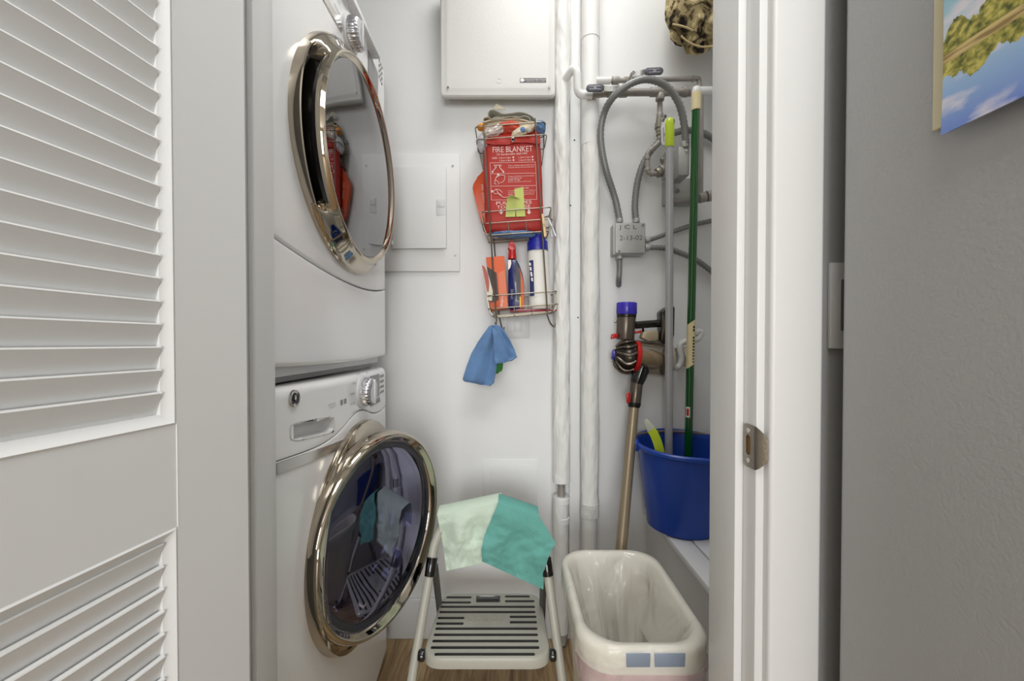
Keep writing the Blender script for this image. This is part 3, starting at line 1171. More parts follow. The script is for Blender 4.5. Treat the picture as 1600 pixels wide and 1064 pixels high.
Yp1, r1 = 1.452, 0.0272
xp1 = at(877.5, 535, Yp1).x
p1 = thing('insulated_pipe', 'white painted pipe with torn wrapping, left of the two vertical pipes', 'pipe', (xp1, Yp1, 0), 'vertical pipes on the back wall')
bm = BM(); wrapped_pipe(bm, 877.5, None, 753, Yp1, r1, 1.3, 0.0040, n=44); obj('wrapping', bm, M_pipewrap, p1, angle=25)
bm = BM(); wrapped_pipe(bm, 876.5, 775, 985, Yp1, r1 - 0.0015, 7.7, 0.0022, n=44); obj('wrapping', bm, M_pipewrap, p1, angle=25)
bm = BM()
zc_ = at(877, 770, Yp1).z
cyl(bm, (xp1, Yp1, zc_ - 0.03), (xp1, Yp1, zc_ + 0.05), 0.0135, n=24)
obj('bare_pipe', bm, M_copper, p1)
bm = BM()
zb_ = at(877, 985, Yp1).z
x = xp1
lathe(bm, [(r1 - 0.002, zb_ + 0.01), (r1 - 0.004, zb_ - 0.02), (0.018, 0.004), (0, 0.004)], V((x, Yp1, 0)), EZ, EX, EY, 20)
obj('worn_foot', bm, mat('worn_paint', (176, 174, 170), 0.8, bump=1.0, bscale=60, var=0.3, vscale=25), p1, angle=25)
for z, rr in ((at(877, 781, Yp1).z, r1 + 0.0012), (at(877, 812, Yp1).z, r1 + 0.001), (at(877, 748, Yp1).z, r1 + 0.001)):
    bm = BM()
    lathe(bm, [(rr - 0.003, z - 0.012), (rr, z - 0.010), (rr, z + 0.010), (rr - 0.003, z + 0.012)], V((x, Yp1, 0)), EZ, EX, EY, 28)
    obj('tape_band', bm, M_pipepaint, p1)

Yp2, r2 = 1.45, 0.0315
xp2 = at(921, 535, Yp2).x
p2 = thing('waste_pipe', 'smooth thick white painted pipe, right of the two vertical pipes', 'pipe', (xp2, Yp2, 0), 'vertical pipes on the back wall')
bm = BM()
zj = at(921, 228, Yp2).z
cyl(bm, (xp2, Yp2, zj), (xp2, Yp2, 2.79), r2, n=32)
cyl(bm, (xp2, Yp2, at(921, 68, Yp2).z), (xp2, Yp2, 2.79), r2 - 0.0012, n=32)
obj('upper_pipe', bm, M_pipepaint, p2)
bm = BM(); wrapped_pipe(bm, 922, 226, 788, Yp2, r2 - 0.001, 4.1, 0.0034, n=44); obj('wrapping', bm, M_pipewrap, p2, angle=25)
bm = BM(); cyl(bm, (xp2 + 0.001, Yp2, 0.002), (xp2 + 0.001, Yp2, at(921, 780, Yp2).z), r2 - 0.0045, n=32); obj('lower_pipe', bm, M_pipepaint, p2)
bm = BM()
z = at(921, 795, Yp2).z
wrapped_pipe(bm, 922, 785, 806, Yp2, r2 - 0.0005, 9.4, 0.003)
obj('torn_band', bm, mat('torn_wrap', (214, 213, 209), 0.8, bump=1.0, bscale=70, var=0.25, vscale=40), p2, angle=20)
bm = BM()
lathe(bm, [(r2 - 0.001, -0.004), (r2 + 0.0015, -0.003), (r2 + 0.0015, 0.02), (r2 - 0.001, 0.022)], V((xp2, Yp2, at(921, 62, Yp2).z)), EZ, EX, EY, 32)
obj('coupling', bm, M_pipepaint, p2)

# -- water piping with its ball valves
Yw = 1.405
cpx = at(1000, 143, Yw)
wp = thing('water_pipe_run', 'bare copper water pipes with tees and elbows, running right across the back wall', 'pipework', (cpx.x, YB, cpx.z))


def ptube(name, pts, r, m, parent, n=16, rad=0.016, **k):
    bm = BM()
    tube(bm, rounded_path([at(*p) for p in pts], rad), r, n)
    return obj(name, bm, m, parent, **k)


def fit(name, p0, p1, r, m, parent):
    bm = BM()
    cyl(bm, at(*p0), at(*p1), r, n=20, bev=0.0012)
    return obj(name, bm, m, parent)


# lower run: white painted branch off the left pipe, then valve, copper, tee, union, painted stub
ptube('painted_branch', [(880, 128, 1.44), (895, 107, 1.40), (901.5, 112, 1.395), (903, 148.5, Yw), (925, 148, Yw)], 0.0135, M_pipepaint, wp, rad=0.022)
ptube('copper_pipe', [(922, 147.5, Yw), (952, 145, Yw)], 0.0128, M_copper, wp)
ptube('copper_pipe', [(950, 144.5, Yw), (1072, 144, Yw)], 0.0122, M_copper, wp)
fit('coupling', (968, 144.5, Yw), (980, 144.3, Yw), 0.0160, M_brass, wp)
fit('tee', (1016, 144, Yw), (1040, 144, Yw), 0.0148, M_copper, wp)
fit('tee_neck', (1031.5, 147, Yw), (1031, 157, Yw), 0.0142, M_copper, wp)
fit('union', (1066, 143.5, Yw), (1074, 143.4, Yw), 0.0170, M_copper, wp)
fit('union', (1075, 143.4, Yw), (1081, 143.3, Yw), 0.0145, M_copper, wp)
ptube('painted_stub', [(1080, 143, Yw), (1136, 142, 1.43)], 0.0145, M_pipepaint, wp)
# upper run
Yu = 1.43
ptube('painted_stub', [(931, 126, Yu), (954, 126, Yu)], 0.0115, M_pipepaint, wp)
ptube('copper_pipe', [(951, 126, Yu), (986, 125.5, Yu)], 0.0085, M_copper, wp)
fit('coupling', (956.5, 126, Yu), (967, 126, Yu), 0.0130, M_copper, wp)
ptube('copper_pipe', [(984, 125, Yu), (1088, 123, Yu), (1092, 124, Yu), (1094, 142, Yw)], 0.0080, M_copper, wp, rad=0.02)
fit('elbow_collar', (1081, 123.2, Yu), (1084, 123.2, Yu), 0.0098, M_copper, wp)
# drop from the tee with its own valve, then the zigzag to the gas control
Yd = 1.415
ptube('copper_pipe', [(1031, 152, Yd), (1031, 187, Yd)], 0.0090, M_copper, wp)
fit('coupling', (1031, 177, Yd), (1031, 186, Yd), 0.0112, M_copper, wp)
ptube('copper_pipe', [(1030.5, 208, Yd), (1031, 222, Yd), (1011, 240, Yd), (1012, 270, Yd), (1026, 272, Yd), (1036, 266, Yd)], 0.0085, M_copper, wp, rad=0.012)
for p0, p1 in (((1031, 214, Yd), (1030.9, 219, Yd)), ((1020, 232.5, Yd), (1015.5, 236.5, Yd)), ((1011, 245, Yd), (1011.2, 250, Yd)), ((1011.8, 263, Yd), (1012, 267.5, Yd)), ((1017, 271.5, Yd), (1020, 272, Yd))):
    fit('elbow_collar', p0, p1, 0.0102, M_copper, wp)
fit('union', (1026, 271, Yd), (1032, 268, Yd), 0.0165, M_brass, wp)
fit('union', (1032, 268, Yd), (1039, 265, Yd), 0.0200, M_copper, wp)
fit('union', (1033.5, 252, Yd), (1040, 249, Yd), 0.0110, M_copper, wp)
# right-hand riser and lower branch
ptube('copper_pipe', [(1094.5, 150, Yw), (1094, 305, 1.43)], 0.0100, M_copper, wp)
ptube('copper_pipe', [(1052, 316, 1.44), (1092, 309, 1.43), (1132, 301, 1.42)], 0.0088, M_copper, wp)
fit('union', (1092, 310, 1.425), (1102, 307.5, 1.425), 0.0170, M_copper, wp)
fit('union', (1104, 307, 1.425), (1114, 305, 1.425), 0.0185, M_copper, wp)


def ball_valve(px, py, Y, horiz, label, hpts, lever, grip, gm=None):
    """valve body on the pipe, stem nut, bent lever and dark grip sleeve"""
    base = at(px, py, Y)
    t = thing('ball_valve', label, 'valve', (base.x, base.y, base.z), 'lever valves on the copper pipes')
    bm = BM()
    d = EX if horiz else EZ
    for a, b, r in ((-0.030, -0.017, 0.0135), (-0.018, -0.004, 0.0155), (-0.006, 0.010, 0.0185), (0.008, 0.022, 0.0150), (0.020, 0.032, 0.0135)):
        ax, e1, e2 = frame_of(d)
        n = 8 if r in (0.0155, 0.0150) else 24
        lathe(bm, [(0, a), (r * hpts, a), (r * hpts, b), (0, b)], base, ax, e1, e2, n)
    obj('valve_body', bm, M_brass, t)
    bm = BM()
    s = at(lever[0][0], lever[0][1], Y - 0.02)
    cyl(bm, (s.x, Y - 0.004, s.z), (s.x, Y - 0.034, s.z), 0.0058, n=6)
    cyl(bm, (s.x, Y - 0.004, s.z), (s.x, Y - 0.022, s.z), 0.0085, n=16)
    obj('stem_nut', bm, M_satin, t)
    bm = BM()
    pts = [at(x, y, Y - dy) for x, y, dy in lever]
    hw = 0.0085
    dirv = (pts[-1] - pts[0]); dirv.y = 0; dirv.normalize()
    perp = V((-dirv.z, 0, dirv.x))
    rows = [[bm.verts.new(p + perp * s2 * hw) for s2 in (-1, 1)] for p in pts]
    for A, B in zip(rows[:-1], rows[1:]):
        bm.faces.new((A[0], A[1], B[1], B[0]))
    thicken(bm, 0.002)
    lv = obj('lever', bm, M_satin, t)
    bm = BM()
    g0, g1 = at(grip[0], grip[1], Y - 0.045), at(grip[2], grip[3], Y - 0.045)
    d = (g1 - g0); d.y = 0
    L = d.length; d.normalize(); pz = V((-d.z, 0, d.x))
    if pz.z < 0:
        pz = -pz
    ol = rrect(L / 2, 0, L / 2, 0.0105, 0.009, 5)
    prism(bm, [g0 + d * x + pz * y + V((0, -0.004, 0)) for x, y in ol], (0, 0.008, 0), 0.0015)
    gp = obj('lever_grip', bm, gm or mat('valve_grip', (74, 76, 86), 0.45), lv)
    bm = BM()
    for (w_, h_) in ((0.5, 0.42),):
        prism(bm, [g0 + d * (L * 0.52 + L * 0.26 * x) + pz * 0.0060 * y + V((0, -0.0046, 0)) for x, y in ((-1.2, -1), (1.2, -1), (1.2, -0.55), (0.4, -0.55), (0.15, 0), (0.4, 0.55), (1.2, 0.55), (1.2, 1), (-1.2, 1), (-1.2, 0.55), (-0.4, 0.55), (-0.15, 0), (-0.4, -0.55), (-1.2, -0.55))], (0, 0.0008, 0))
    obj('grip_marking', bm, M_lgrey, gp)
    return t


ball_valve(957, 145, Yw, True, 'brass lever valve with grip pointing left, on the lower copper pipe', 1.0,
           [(964, 138.5, 0.030), (957, 139, 0.031), (950, 139, 0.036), (943, 138, 0.045)], (944, 137.5, 916, 138))
ball_valve(989, 124, Yu, True, 'brass lever valve with grip raised to the right, on the upper copper pipe', 0.62,
           [(988, 117, 0.030), (995, 115.5, 0.032), (1002, 114, 0.036), (1008, 112.5, 0.045)], (1007, 112.2, 1036, 111))
ball_valve(1030.5, 198, Yd, False, 'brass lever valve with white handle pointing down, beside the lime mop grip', 0.85,
           [(1037, 185, 0.020), (1037, 190, 0.024), (1036.5, 196, 0.028), (1036.5, 204, 0.030)], (1037.5, 193, 1039, 228), M_trim)

# -- galvanised junction box, gas control box, conduits
jp = at(984, 372, 1.44)
jb = thing('junction_box', 'grey metal junction box with handwritten date, left of the mop pole', 'junction box', (jp.x, YB, jp.z))
bm = BM(); wbox(bm, 958, 350, 1006, 398, 1.445, YB, 0.004); obj('body', bm, M_galv, jb)
bm = BM(); a_, b_ = wbox(bm, 961, 348, 1008.5, 396, 1.438, 1.4445, 0.004, 3); lid = obj('cover', bm, M_galv, jb)
for px, py in ((1004.5, 352), (967.5, 392.5)):
    p = at(px, py, 1.438); bm = BM(); cyl(bm, (p.x, 1.4385, p.z), (p.x, 1.4355, p.z), 0.0042, 0.0035, 14); obj('screw', bm, M_satin, lid)
M_pencil = mat('pencil_marks', (96, 96, 94), 0.8)
bm = BM(); p = at(981, 355.5, 1.4374); text_bm(bm, 'J C L', V((p.x, 1.4374, p.z)), FR, FU, width=0.062, height=0.0185); obj('handwriting', bm, M_pencil, lid)
bm = BM(); p = at(986, 371.5, 1.4374); text_bm(bm, '2-13-02', V((p.x, 1.4374, p.z)), V((0.999, 0, 0.02)), FU, width=0.080, height=0.0165); obj('handwriting', bm, M_pencil, lid)
for px, py, d in ((968, 346, EZ), (994, 346, EZ), (968, 401, -EZ)):
    p = at(px, py, 1.462); bm = BM(); cyl(bm, p - d * 0.006, p + d * 0.010, 0.0125, n=20, bev=0.002); obj('connector', bm, M_galv, jb)
for px, py in ((1011, 375), (1011, 387)):
    p = at(px, py, 1.462); bm = BM(); cyl(bm, p - EX * 0.008, p + EX * 0.009, 0.0115, n=20, bev=0.002); obj('connector', bm, M_galv, jb)


def conduit(label, pts, r=0.0105, k=10):
    P_ = catmull([at(*p) for p in pts], k)
    pp, rr = ribbed(P_, r, 0.0090, 0.0009)
    bm = BM(); tube(bm, pp, rr, 14)
    o = obj('flexible_conduit', bm, M_conduit, angle=60)
    return tag(o, label, 'conduit', 'grey flexible conduits on the back wall')


conduit('long grey conduit arching from the junction box over the pipes to the control box',
        [(968, 343, 1.462), (961, 310, 1.46), (946, 262, 1.43), (938.5, 215, 1.418), (943, 180, 1.40), (958, 152, 1.36), (985, 131, 1.335), (1012, 124, 1.325), (1040, 134, 1.325), (1060, 160, 1.335), (1069, 195, 1.35), (1071, 226, 1.36)], 0.0112)
conduit('grey conduit curving up right from the top of the junction box behind the mop pole',
        [(993.5, 343, 1.462), (992, 318, 1.462), (997, 280, 1.46), (1009, 248, 1.46), (1030, 222, 1.462), (1056, 207, 1.465), (1085, 204, 1.466), (1110, 214, 1.468), (1130, 230, 1.47)], 0.0112)
conduit('grey conduit rising right from the side of the junction box', [(1014, 375, 1.462), (1032, 369, 1.465), (1060, 359, 1.468), (1085, 351, 1.47), (1112, 345, 1.472), (1130, 341, 1.472)], 0.0080)
conduit('grey conduit sagging right from the side of the junction box', [(1014, 387, 1.462), (1040, 388, 1.464), (1065, 396, 1.466), (1090, 408, 1.468), (1112, 424, 1.47), (1128, 440, 1.472)], 0.0095)
conduit('short grey conduit dropping from the junction box into a hole in the wall', [(968, 405, 1.462), (968, 422, 1.462), (967, 436, 1.466), (966.5, 446, 1.492)], 0.0092)

gp_ = at(1062, 318, 1.40)
gb = thing('control_box', 'grey metal control box hanging between mop pole and green broom handle', 'control box', (gp_.x, YB, gp_.z))
bm = BM()
f = [at(1050, 231, 1.385), at(1060.5, 228, 1.36), at(1077, 231, 1.36), at(1077.5, 272, 1.36), at(1063, 275, 1.36), at(1049, 278, 1.385)]
a_, b_ = at(1060, 229, 1.36), at(1077.5, 273, 1.36)
wbox(bm, 1060.5, 229, 1077.5, 273.5, 1.355, 1.43, 0.003)
obj('housing', bm, M_galv, gb)
bm = BM(); wbox(bm, 1040, 236, 1058, 276, 1.39, 1.432, 0.003); obj('side_housing', bm, M_galv, gb)
bm = BM(); wbox(bm, 1040, 278, 1084, 318, 1.452, YB, 0.003); obj('mounting_plate', bm, M_galv, gb)
bm = BM(); p = at(1070, 226, 1.362); cyl(bm, p - EZ * 0.012, p + EZ * 0.012, 0.0135, n=20, bev=0.002); obj('connector', bm, M_galv, gb)
bm = BM(); p = at(1072, 235.5, 1.354); cyl(bm, (p.x, 1.356, p.z), (p.x, 1.352, p.z), 0.0042, 0.0036, 14); obj('screw', bm, M_satin, gb)
bm = BM(); p = at(1058, 298, 1.45); lathe(bm, [(0.007, 0), (0.0085, 0.003), (0.007, 0.006), (0.005, 0.003), (0.007, 0)], V((p.x, 1.451, p.z)), V((0, -1, 0)), EX, EZ, 20); obj('knockout', bm, M_satin, gb)

# ------------------------------------------------------------------ wire rack and what it holds
RA = math.radians(4.0)
RO_ = at(742, 198, 1.372)
RR, RD = V((math.cos(RA), 0, math.sin(RA))), V((math.sin(RA), 0, -math.cos(RA)))
YFr, YBk = 1.372, 1.476


def L(u, v, y=YFr):
    q = RO_ + RR * u + RD * v
    return V((q.x, y, q.z))


rk_ = L(0.118, 0.63, YBk)
rack = thing('wire_rack', 'three-tier nickel wire rack hanging crooked on the back wall', 'rack', (rk_.x, YBk, rk_.z))
W = 0.236
for (v0, v1, v2, yf) in ((0.0, 0.042, 0.104, 1.437), (0.283, 0.322, 0.362, YFr), (0.563, 0.606, 0.630, YFr)):
    bm = BM()
    ins = 0.014
    tube(bm, rounded_path([L(0, v0), L(W, v0), L(W, v0, YBk), L(0, v0, YBk)], 0.016, closed=True), 0.0021, 8, closed=True)
    tube(bm, rounded_path([L(0.001, v1), L(W + 0.001, v1), L(W + 0.001, v1, YBk), L(0.001, v1, YBk)], 0.016, closed=True), 0.0019, 8, closed=True)
    tube(bm, rounded_path([L(ins, v2, yf), L(W - ins, v2, yf), L(W - ins, v2, YBk), L(ins, v2, YBk)], 0.012, closed=True), 0.0019, 8, closed=True)
    for k in range(4):
        y = yf + 0.006 + (YBk - yf - 0.012) * k / 3
        tube(bm, rounded_path([L(0, v0, y), L(0.004, v1, y), L(ins, v2, y), L(W - ins, v2, y), L(W - 0.002, v1, y), L(W, v0, y)], 0.014), 0.0014, 6)
    for k in range(4):
        u = ins + 0.015 + (W - 2 * ins - 0.03) * k / 3
        tube(bm, rounded_path(([L(u, v1, YFr)] if yf == YFr else []) + [L(u, v2, yf), L(u, v2, YBk), L(u, v0, YBk)], 0.008), 0.0013, 6)
    obj('basket', bm, M_wire, rack, angle=60)
for u0, u1 in ((0.029, 0.026), (0.201, 0.198)):
    bm = BM()
    if u0 < 0.1:
        tube(bm, rounded_path([L(u0, -0.004, YFr - 0.003), L(u1, 0.655, YFr - 0.003), L(u1 - 0.002, 0.664, YFr - 0.012), L(u1 - 0.004, 0.655, YFr - 0.022)], 0.008), 0.0027, 8)
    else:
        tube(bm, [L(u0, -0.012, YFr - 0.003), L(u1, 0.632, YFr - 0.003)], 0.0027, 8)
    obj('front_upright', bm, M_wire, rack)
for u, hk in ((0.034, 0.012), (0.205, 0.022)):
    bm = BM()
    tube(bm, rounded_path([L(u, -0.01, YBk), L(u, 0.632, YBk), L(u + hk * 0.5, 0.668, YBk - 0.004), L(u + hk, 0.682, YBk - 0.028), L(u + hk + 0.003, 0.670, YBk - 0.040)], 0.014), 0.0024, 8)
    obj('rear_upright', bm, M_wire, rack)

# -- red fire blanket pouch
PA = math.radians(2.0)
PR, PU = V((math.cos(PA), 0, math.sin(PA))), V((-math.sin(PA), 0, math.cos(PA)))
PC = at(801.5, 287, 1.412)
PW, PH = 0.100, 0.167
fbl = thing('fire_blanket_pouch', 'red fabric fire blanket pouch with white printing, standing in the wire rack', 'fire blanket', (PC + PU * (-PH)))


def pouch(side):
    def f(a, b):
        u, v = a * 2 - 1, b * 2 - 1
        e = (1 - abs(u) ** 7) * (1 - abs(v) ** 8)
        t = 0.018 * max(e, 0) ** 0.5
        wv = 0.0016 * fn(u * 3.2 + 3, v * 3.2, 1.0) * (0.25 + abs(u) ** 3) + 0.0028 * fn(u * 6, v * 4, 5) * (abs(v) ** 6)
        wid = PW * (1 - 0.05 * max(0, v) ** 3 + 0.02 * fn(v * 3, 2.0, 0.5))
        return PC + PR * (u * wid) + PU * (v * PH + 0.003 * abs(v) ** 8 * math.sin(u * 7)) + V((0, side * (t + wv) - 0.004, 0))
    return f


bm = BM()
grid(bm, pouch(-1), 36, 56)
grid(bm, pouch(1), 36, 56)
bmesh.ops.remove_doubles(bm, verts=bm.verts[:], dist=0.0008)
obj('pouch_body', bm, M_red, fbl, angle=70)
# folded top flap
bm = BM()


def flap(a, b):
    u, v = a * 2 - 1, b
    cr = 0.004 * fn(u * 4, v * 3, 9.0)
    return PC + PR * (u * (PW * (0.985 - 0.10 * v * (1 - v)))) + PU * (PH * 1.02 - 0.047 * v + 0.003 * math.sin(u * 5) * v) + V((0, -0.012 - 0.013 * math.sin(min(v * 1.3, 1) * PI / 2) - cr, 0))


grid(bm, flap, 24, 10)
thicken(bm, 0.0022)
flp = obj('pouch_flap', bm, M_red, fbl, angle=60, label='folded red flap with metal eyelet')
g0 = at(801.5, 218.5, 1.3835)
bm = BM(); lathe(bm, [(0.0035, 0.001), (0.0045, -0.002), (0.007, -0.0025), (0.0085, 0.0), (0.0085, 0.002)], g0, V((0, 1, 0)), EX, EZ, 28)
obj('eyelet', bm, M_satin, flp)
bm = BM(); cyl(bm, g0 + V((0, 0.0012, 0)), g0 + V((0, 0.002, 0)), 0.0040, n=16)
obj('eyelet_hole', bm, M_black, flp)
M_pprint = mat('pouch_print', (238, 206, 200), 0.7)
PY = 1.3885


def pp(px, py, d=0.0):
    return at(px, py, PY - d)


def pword(s, px, py, wpx=None, hpx=None, name='lettering'):
    bm = BM()
    k = PY / F_PX
    text_bm(bm, s, pp(px, py), PR, PU, width=wpx * k if wpx else None, height=hpx * k if hpx else None)
    o = obj(name, bm, M_pprint, fbl)
    return o


pword('FIRE BLANKET', 801, 233, 62, 8.6)
pword('CE Standard:EN-1869:1997', 800, 240.5, 48, 3.0)
pword('SIZE:', 773, 247, 8.5, 2.6)
pword('1.0m×1.0m', 789, 246.6, 18, 2.6); pword('1.2m×1.2m', 819.5, 245.6, 18, 2.6)
pword('1.2m×1.8m', 789.5, 250.8, 18, 2.6); pword('1.5m×1.5m', 820, 250, 18, 2.6)
for px, py in ((802, 245.8), (832, 245), (802.3, 250.2), (832.3, 249.6)):
    bm = BM(); q = pp(px, py); box(bm, q.x - 0.0026, q.x + 0.0026, q.y, q.y + 0.0005, q.z - 0.0026, q.z + 0.0026); obj('size_box', bm, M_pprint, fbl)
for k, s in enumerate(('Take a release tape in each hand', 'and pull downwards and outwards.')):
    pword(s, 814.5, 258.3 + 3.0 * k, 41, 2.4)
for k, s in enumerate(('Drape the blanket over the flames', 'to seal off the air.', 'Switch off heat.', 'Leave in position until cool.')):
    pword(s, 794 + [41, 22, 19, 36][k] * 0.5, 275.2 + 2.9 * k, [41, 22, 19, 36][k], 2.2)
pword('CLOTHES ON FIRE', 815, 294, 22, 2.2)
for k, s in enumerate(('If clothing is alight force victim to', 'the ground, wrap them in the fire', 'blanket until extinguished and', 'treat burns.')):
    w_ = [43, 41, 40, 15][k]
    pword(s, 794 + w_ * 0.5, 297.8 + 2.9 * k, w_, 2.2)
pword('PULL TAPES', 803, 316.5, 55, 5.0)
pword('TO RELEASE', 802.5, 322.8, 52, 4.6)
for px in (783, 826.5):
    bm = BM(); k = PY / F_PX; q = pp(px, 331)
    prism(bm, [q + PR * (x * k) + PU * (z * k) for x, z in ((-1.6, 4), (1.6, 4), (1.6, 0), (3.6, 0), (0, -4), (-3.6, 0), (-1.6, 0))], (0, 0.0004, 0))
    obj('arrow', bm, M_pprint, fbl)
# printed frames: three panels
bm = BM()
k = PY / F_PX
cor = [[(765.5, 254.5), (836.5, 253)], [(766.5, 271.5), (837.5, 270.5)], [(767, 291), (838.3, 290)], [(767.8, 312.5), (838.8, 311.5)]]


def bar(p, q, t=0.00055):
    d = (q - p).normalized(); s = V((-d.z, 0, d.x)) * t
    vs = [bm.verts.new(x) for x in (p - s, q - s, q + s, p + s)]
    bm.faces.new(vs)


for a, b in cor:
    bar(pp(*a), pp(*b))
for i in range(3):
    for j in (0, 1):
        bar(pp(*cor[i][j]), pp(*cor[i + 1][j]))
obj('printed_frame', bm, M_pprint, fbl)
# pictograms: hands on tapes, figure with blanket, figure on the ground
for strokes in (
        [((770, 268), (774, 262), (772, 258)), ((786, 268), (781, 262), (783, 258)), ((771.5, 258), (783.5, 258)), ((776, 258.5), (775, 262), (770, 267)), ((780, 258.5), (781, 262), (786, 267))],
        [((773, 286), (774, 280), (776, 276), (778, 273)), ((776, 277), (782, 274), (789, 274)), ((774, 281), (779, 285), (779, 288)), ((789, 275), (787, 283), (781, 286)), ((772, 287), (776, 288))],
        [((770, 300), (775, 296), (781, 297)), ((776, 297), (779, 302), (784, 305)), ((779, 303), (786, 308), (793, 308)), ((771, 301), (774, 303), (778, 302)), ((781, 297), (785, 301))]):
    bm = BM()
    for st in strokes:
        tube(bm, catmull([pp(*s) + V((0, 0.0006, 0)) for s in st], 5), 0.0010, 6)
    c0 = strokes[1][-1]
    if strokes[0][0][1] == 268:
        for px in (769.5, 786.5):
            q = pp(px, 268.5); cyl(bm, q, q + V((0, 0.0012, 0)), 0.003, n=12)
    else:
        q = pp(778.5, 272.5) if strokes[0][0][1] == 286 else pp(768.5, 299)
        cyl(bm, q, q + V((0, 0.0012, 0)), 0.0042, n=14)
    obj('pictogram', bm, M_pprint, fbl)
# pull tapes
M_tape = mat('yellow_tape', (196, 204, 116), 0.8, bump=0.3, bscale=200)
for pts, hw_, lb in ([[(797.5, 339, 0.003), (798, 325, 0.003), (799, 316, 0.004), (800, 309, 0.010)], 7.6, 'short yellow pull tape with bent end'],
                     [[(814, 338.5, 0.003), (812.5, 322, 0.004), (811.5, 308, 0.005), (810.5, 294, 0.007)], 7.4, 'long yellow pull tape']):
    bm = BM()
    rows = []
    for px, py, d in pts:
        q = pp(px, py, d)
        rows.append([bm.verts.new(q + PR * (s * hw_ * k * (0.95 if px > 805 else 0.98)) + PU * (0.004 * s if py < 300 else 0)) for s in (-1, 0, 1)])
    if hw_ == 7.6:
        q = rows[-1]
        r2_ = [bm.verts.new(v.co + PR * 0.013 + PU * (0.006 - 0.014 * i / 2) + V((0, -0.010, 0))) for i, v in enumerate(q)]
        rows.append(r2_)
    for A, B in zip(rows[:-1], rows[1:]):
        for i in range(2):
            bm.faces.new((A[i], A[i + 1], B[i + 1], B[i]))
    thicken(bm, 0.0008)
    obj('pull_tape', bm, M_tape, fbl, label=lb, angle=50)


def crumple(name, label, cat, px, py, Y, hx, hy, hz, m, seed, amp=0.25, rot=0.0, group=None, sub=4, freq=2.2, flat=0.0):
    """crumpled cloth bundle: a dense ball pulled into folds"""
    bm = BM()
    bmesh.ops.create_icosphere(bm, subdivisions=sub, radius=1.0)
    c = at(px, py, Y)
    R_ = Matrix.Rotation(rot, 3, 'Y')
    for v in bm.verts:
        d = v.co.normalized()
        n1 = fn(d.x * freq + seed, d.y * freq, d.z * freq)
        n2 = 1 - abs(fn(d.x * freq * 1.7 + seed, d.y * freq * 1.7 + 4, d.z * freq * 1.7)) * 2
        k_ = 1 + amp * n1 + amp * 0.7 * n2
        q = V((d.x * hx * k_, d.y * hy * k_, d.z * hz * k_))
        q = R_ @ q
        v.co = c + q
    o = obj(name, bm, m, angle=80)
    return tag(o, label, cat, group)


# -- cloths and packets in the top basket
M_greycloth = mat('grey_felt', (150, 148, 134), 0.95, bump=0.7, bscale=220, sheen=0.2)
M_tancloth = mat('tan_cloth', (198, 188, 166), 0.95, bump=0.6, bscale=200)


def c1(cx, cy, Y):
    return at(730 + cx / 9.67, 155 + cy / 9.67, Y)


fold = [(1020, 345), (960, 325), (935, 275), (860, 250), (770, 278), (640, 262), (500, 298), (380, 300), (326, 262), (318, 205), (360, 160), (440, 176), (530, 220), (650, 214), (780, 196), (890, 214), (985, 262), (1035, 330)]
bm = BM()
fp = catmull([c1(x, y, 1.395) for x, y in fold], 5)
dep = 0.075
tk = 0.0017
rows = []
for i, p in enumerate(fp):
    t = (fp[min(i + 1, len(fp) - 1)] - fp[max(i - 1, 0)]).normalized()
    nn = V((-t.z, 0, t.x))
    rows.append([bm.verts.new(p + nn * s + V((0, d, 0))) for s, d in ((-tk, 0.001), (-tk, dep), (tk, dep), (tk, 0.001), (tk * 0.5, 0), (-tk * 0.5, 0))])
for A, B in zip(rows[:-1], rows[1:]):
    for i in range(6):
        bm.faces.new((A[i], A[(i + 1) % 6], B[(i + 1) % 6], B[i]))
bm.faces.new(rows[0]); bm.faces.new(rows[-1])
o = obj('folded_cloth', bm, M_greycloth, angle=60)
tag(o, 'grey cloth folded in an S on top of the pile in the wire rack', 'cloth', 'cloths in the top basket')
bm = BM()
fp = catmull([c1(x, y, 1.398) for x, y in [(1010, 372), (930, 335), (800, 302), (640, 300), (480, 312), (340, 318), (262, 340), (238, 305), (262, 272), (318, 268), (345, 300)]], 5)
rows = []
for i, p in enumerate(fp):
    t = (fp[min(i + 1, len(fp) - 1)] - fp[max(i - 1, 0)]).normalized()
    nn = V((-t.z, 0, t.x))
    rows.append([bm.verts.new(p + nn * s + V((0, d, 0))) for s, d in ((-tk, 0.0), (-tk, 0.068), (tk, 0.068), (tk, 0.0))])
for A, B in zip(rows[:-1], rows[1:]):
    for i in range(4):
        bm.faces.new((A[i], A[(i + 1) % 4], B[(i + 1) % 4], B[i]))
o = obj('folded_cloth', bm, M_tancloth, angle=60)
tag(o, 'pale tan cloth folded beneath the grey one in the wire rack', 'cloth', 'cloths in the top basket')
crumple('cloth_bundle', 'tan cloth bundle filling the top basket behind the red cloth', 'cloth', 795, 197, 1.435, 0.085, 0.028, 0.028, M_tancloth, 2.0, 0.2, group='cloths in the top basket')
bm = BM()
prism(bm, [c1(390, 150, 1.44), c1(442, 62, 1.44), c1(585, 150, 1.44)], (0, 0.003, 0))
o = obj('cardboard_tab', bm, M_tancloth, smooth=False)
tag(o, 'pointed grey card corner sticking up behind the folded grey cloth', 'card')
crumple('red_cloth', 'crumpled coral red cloth in the middle of the top basket', 'cloth', 796, 200, 1.398, 0.034, 0.02, 0.018, mat('coral_cloth', (196, 78, 58), 0.9, bump=0.6, bscale=200), 5.0, 0.3, group='cloths in the top basket')
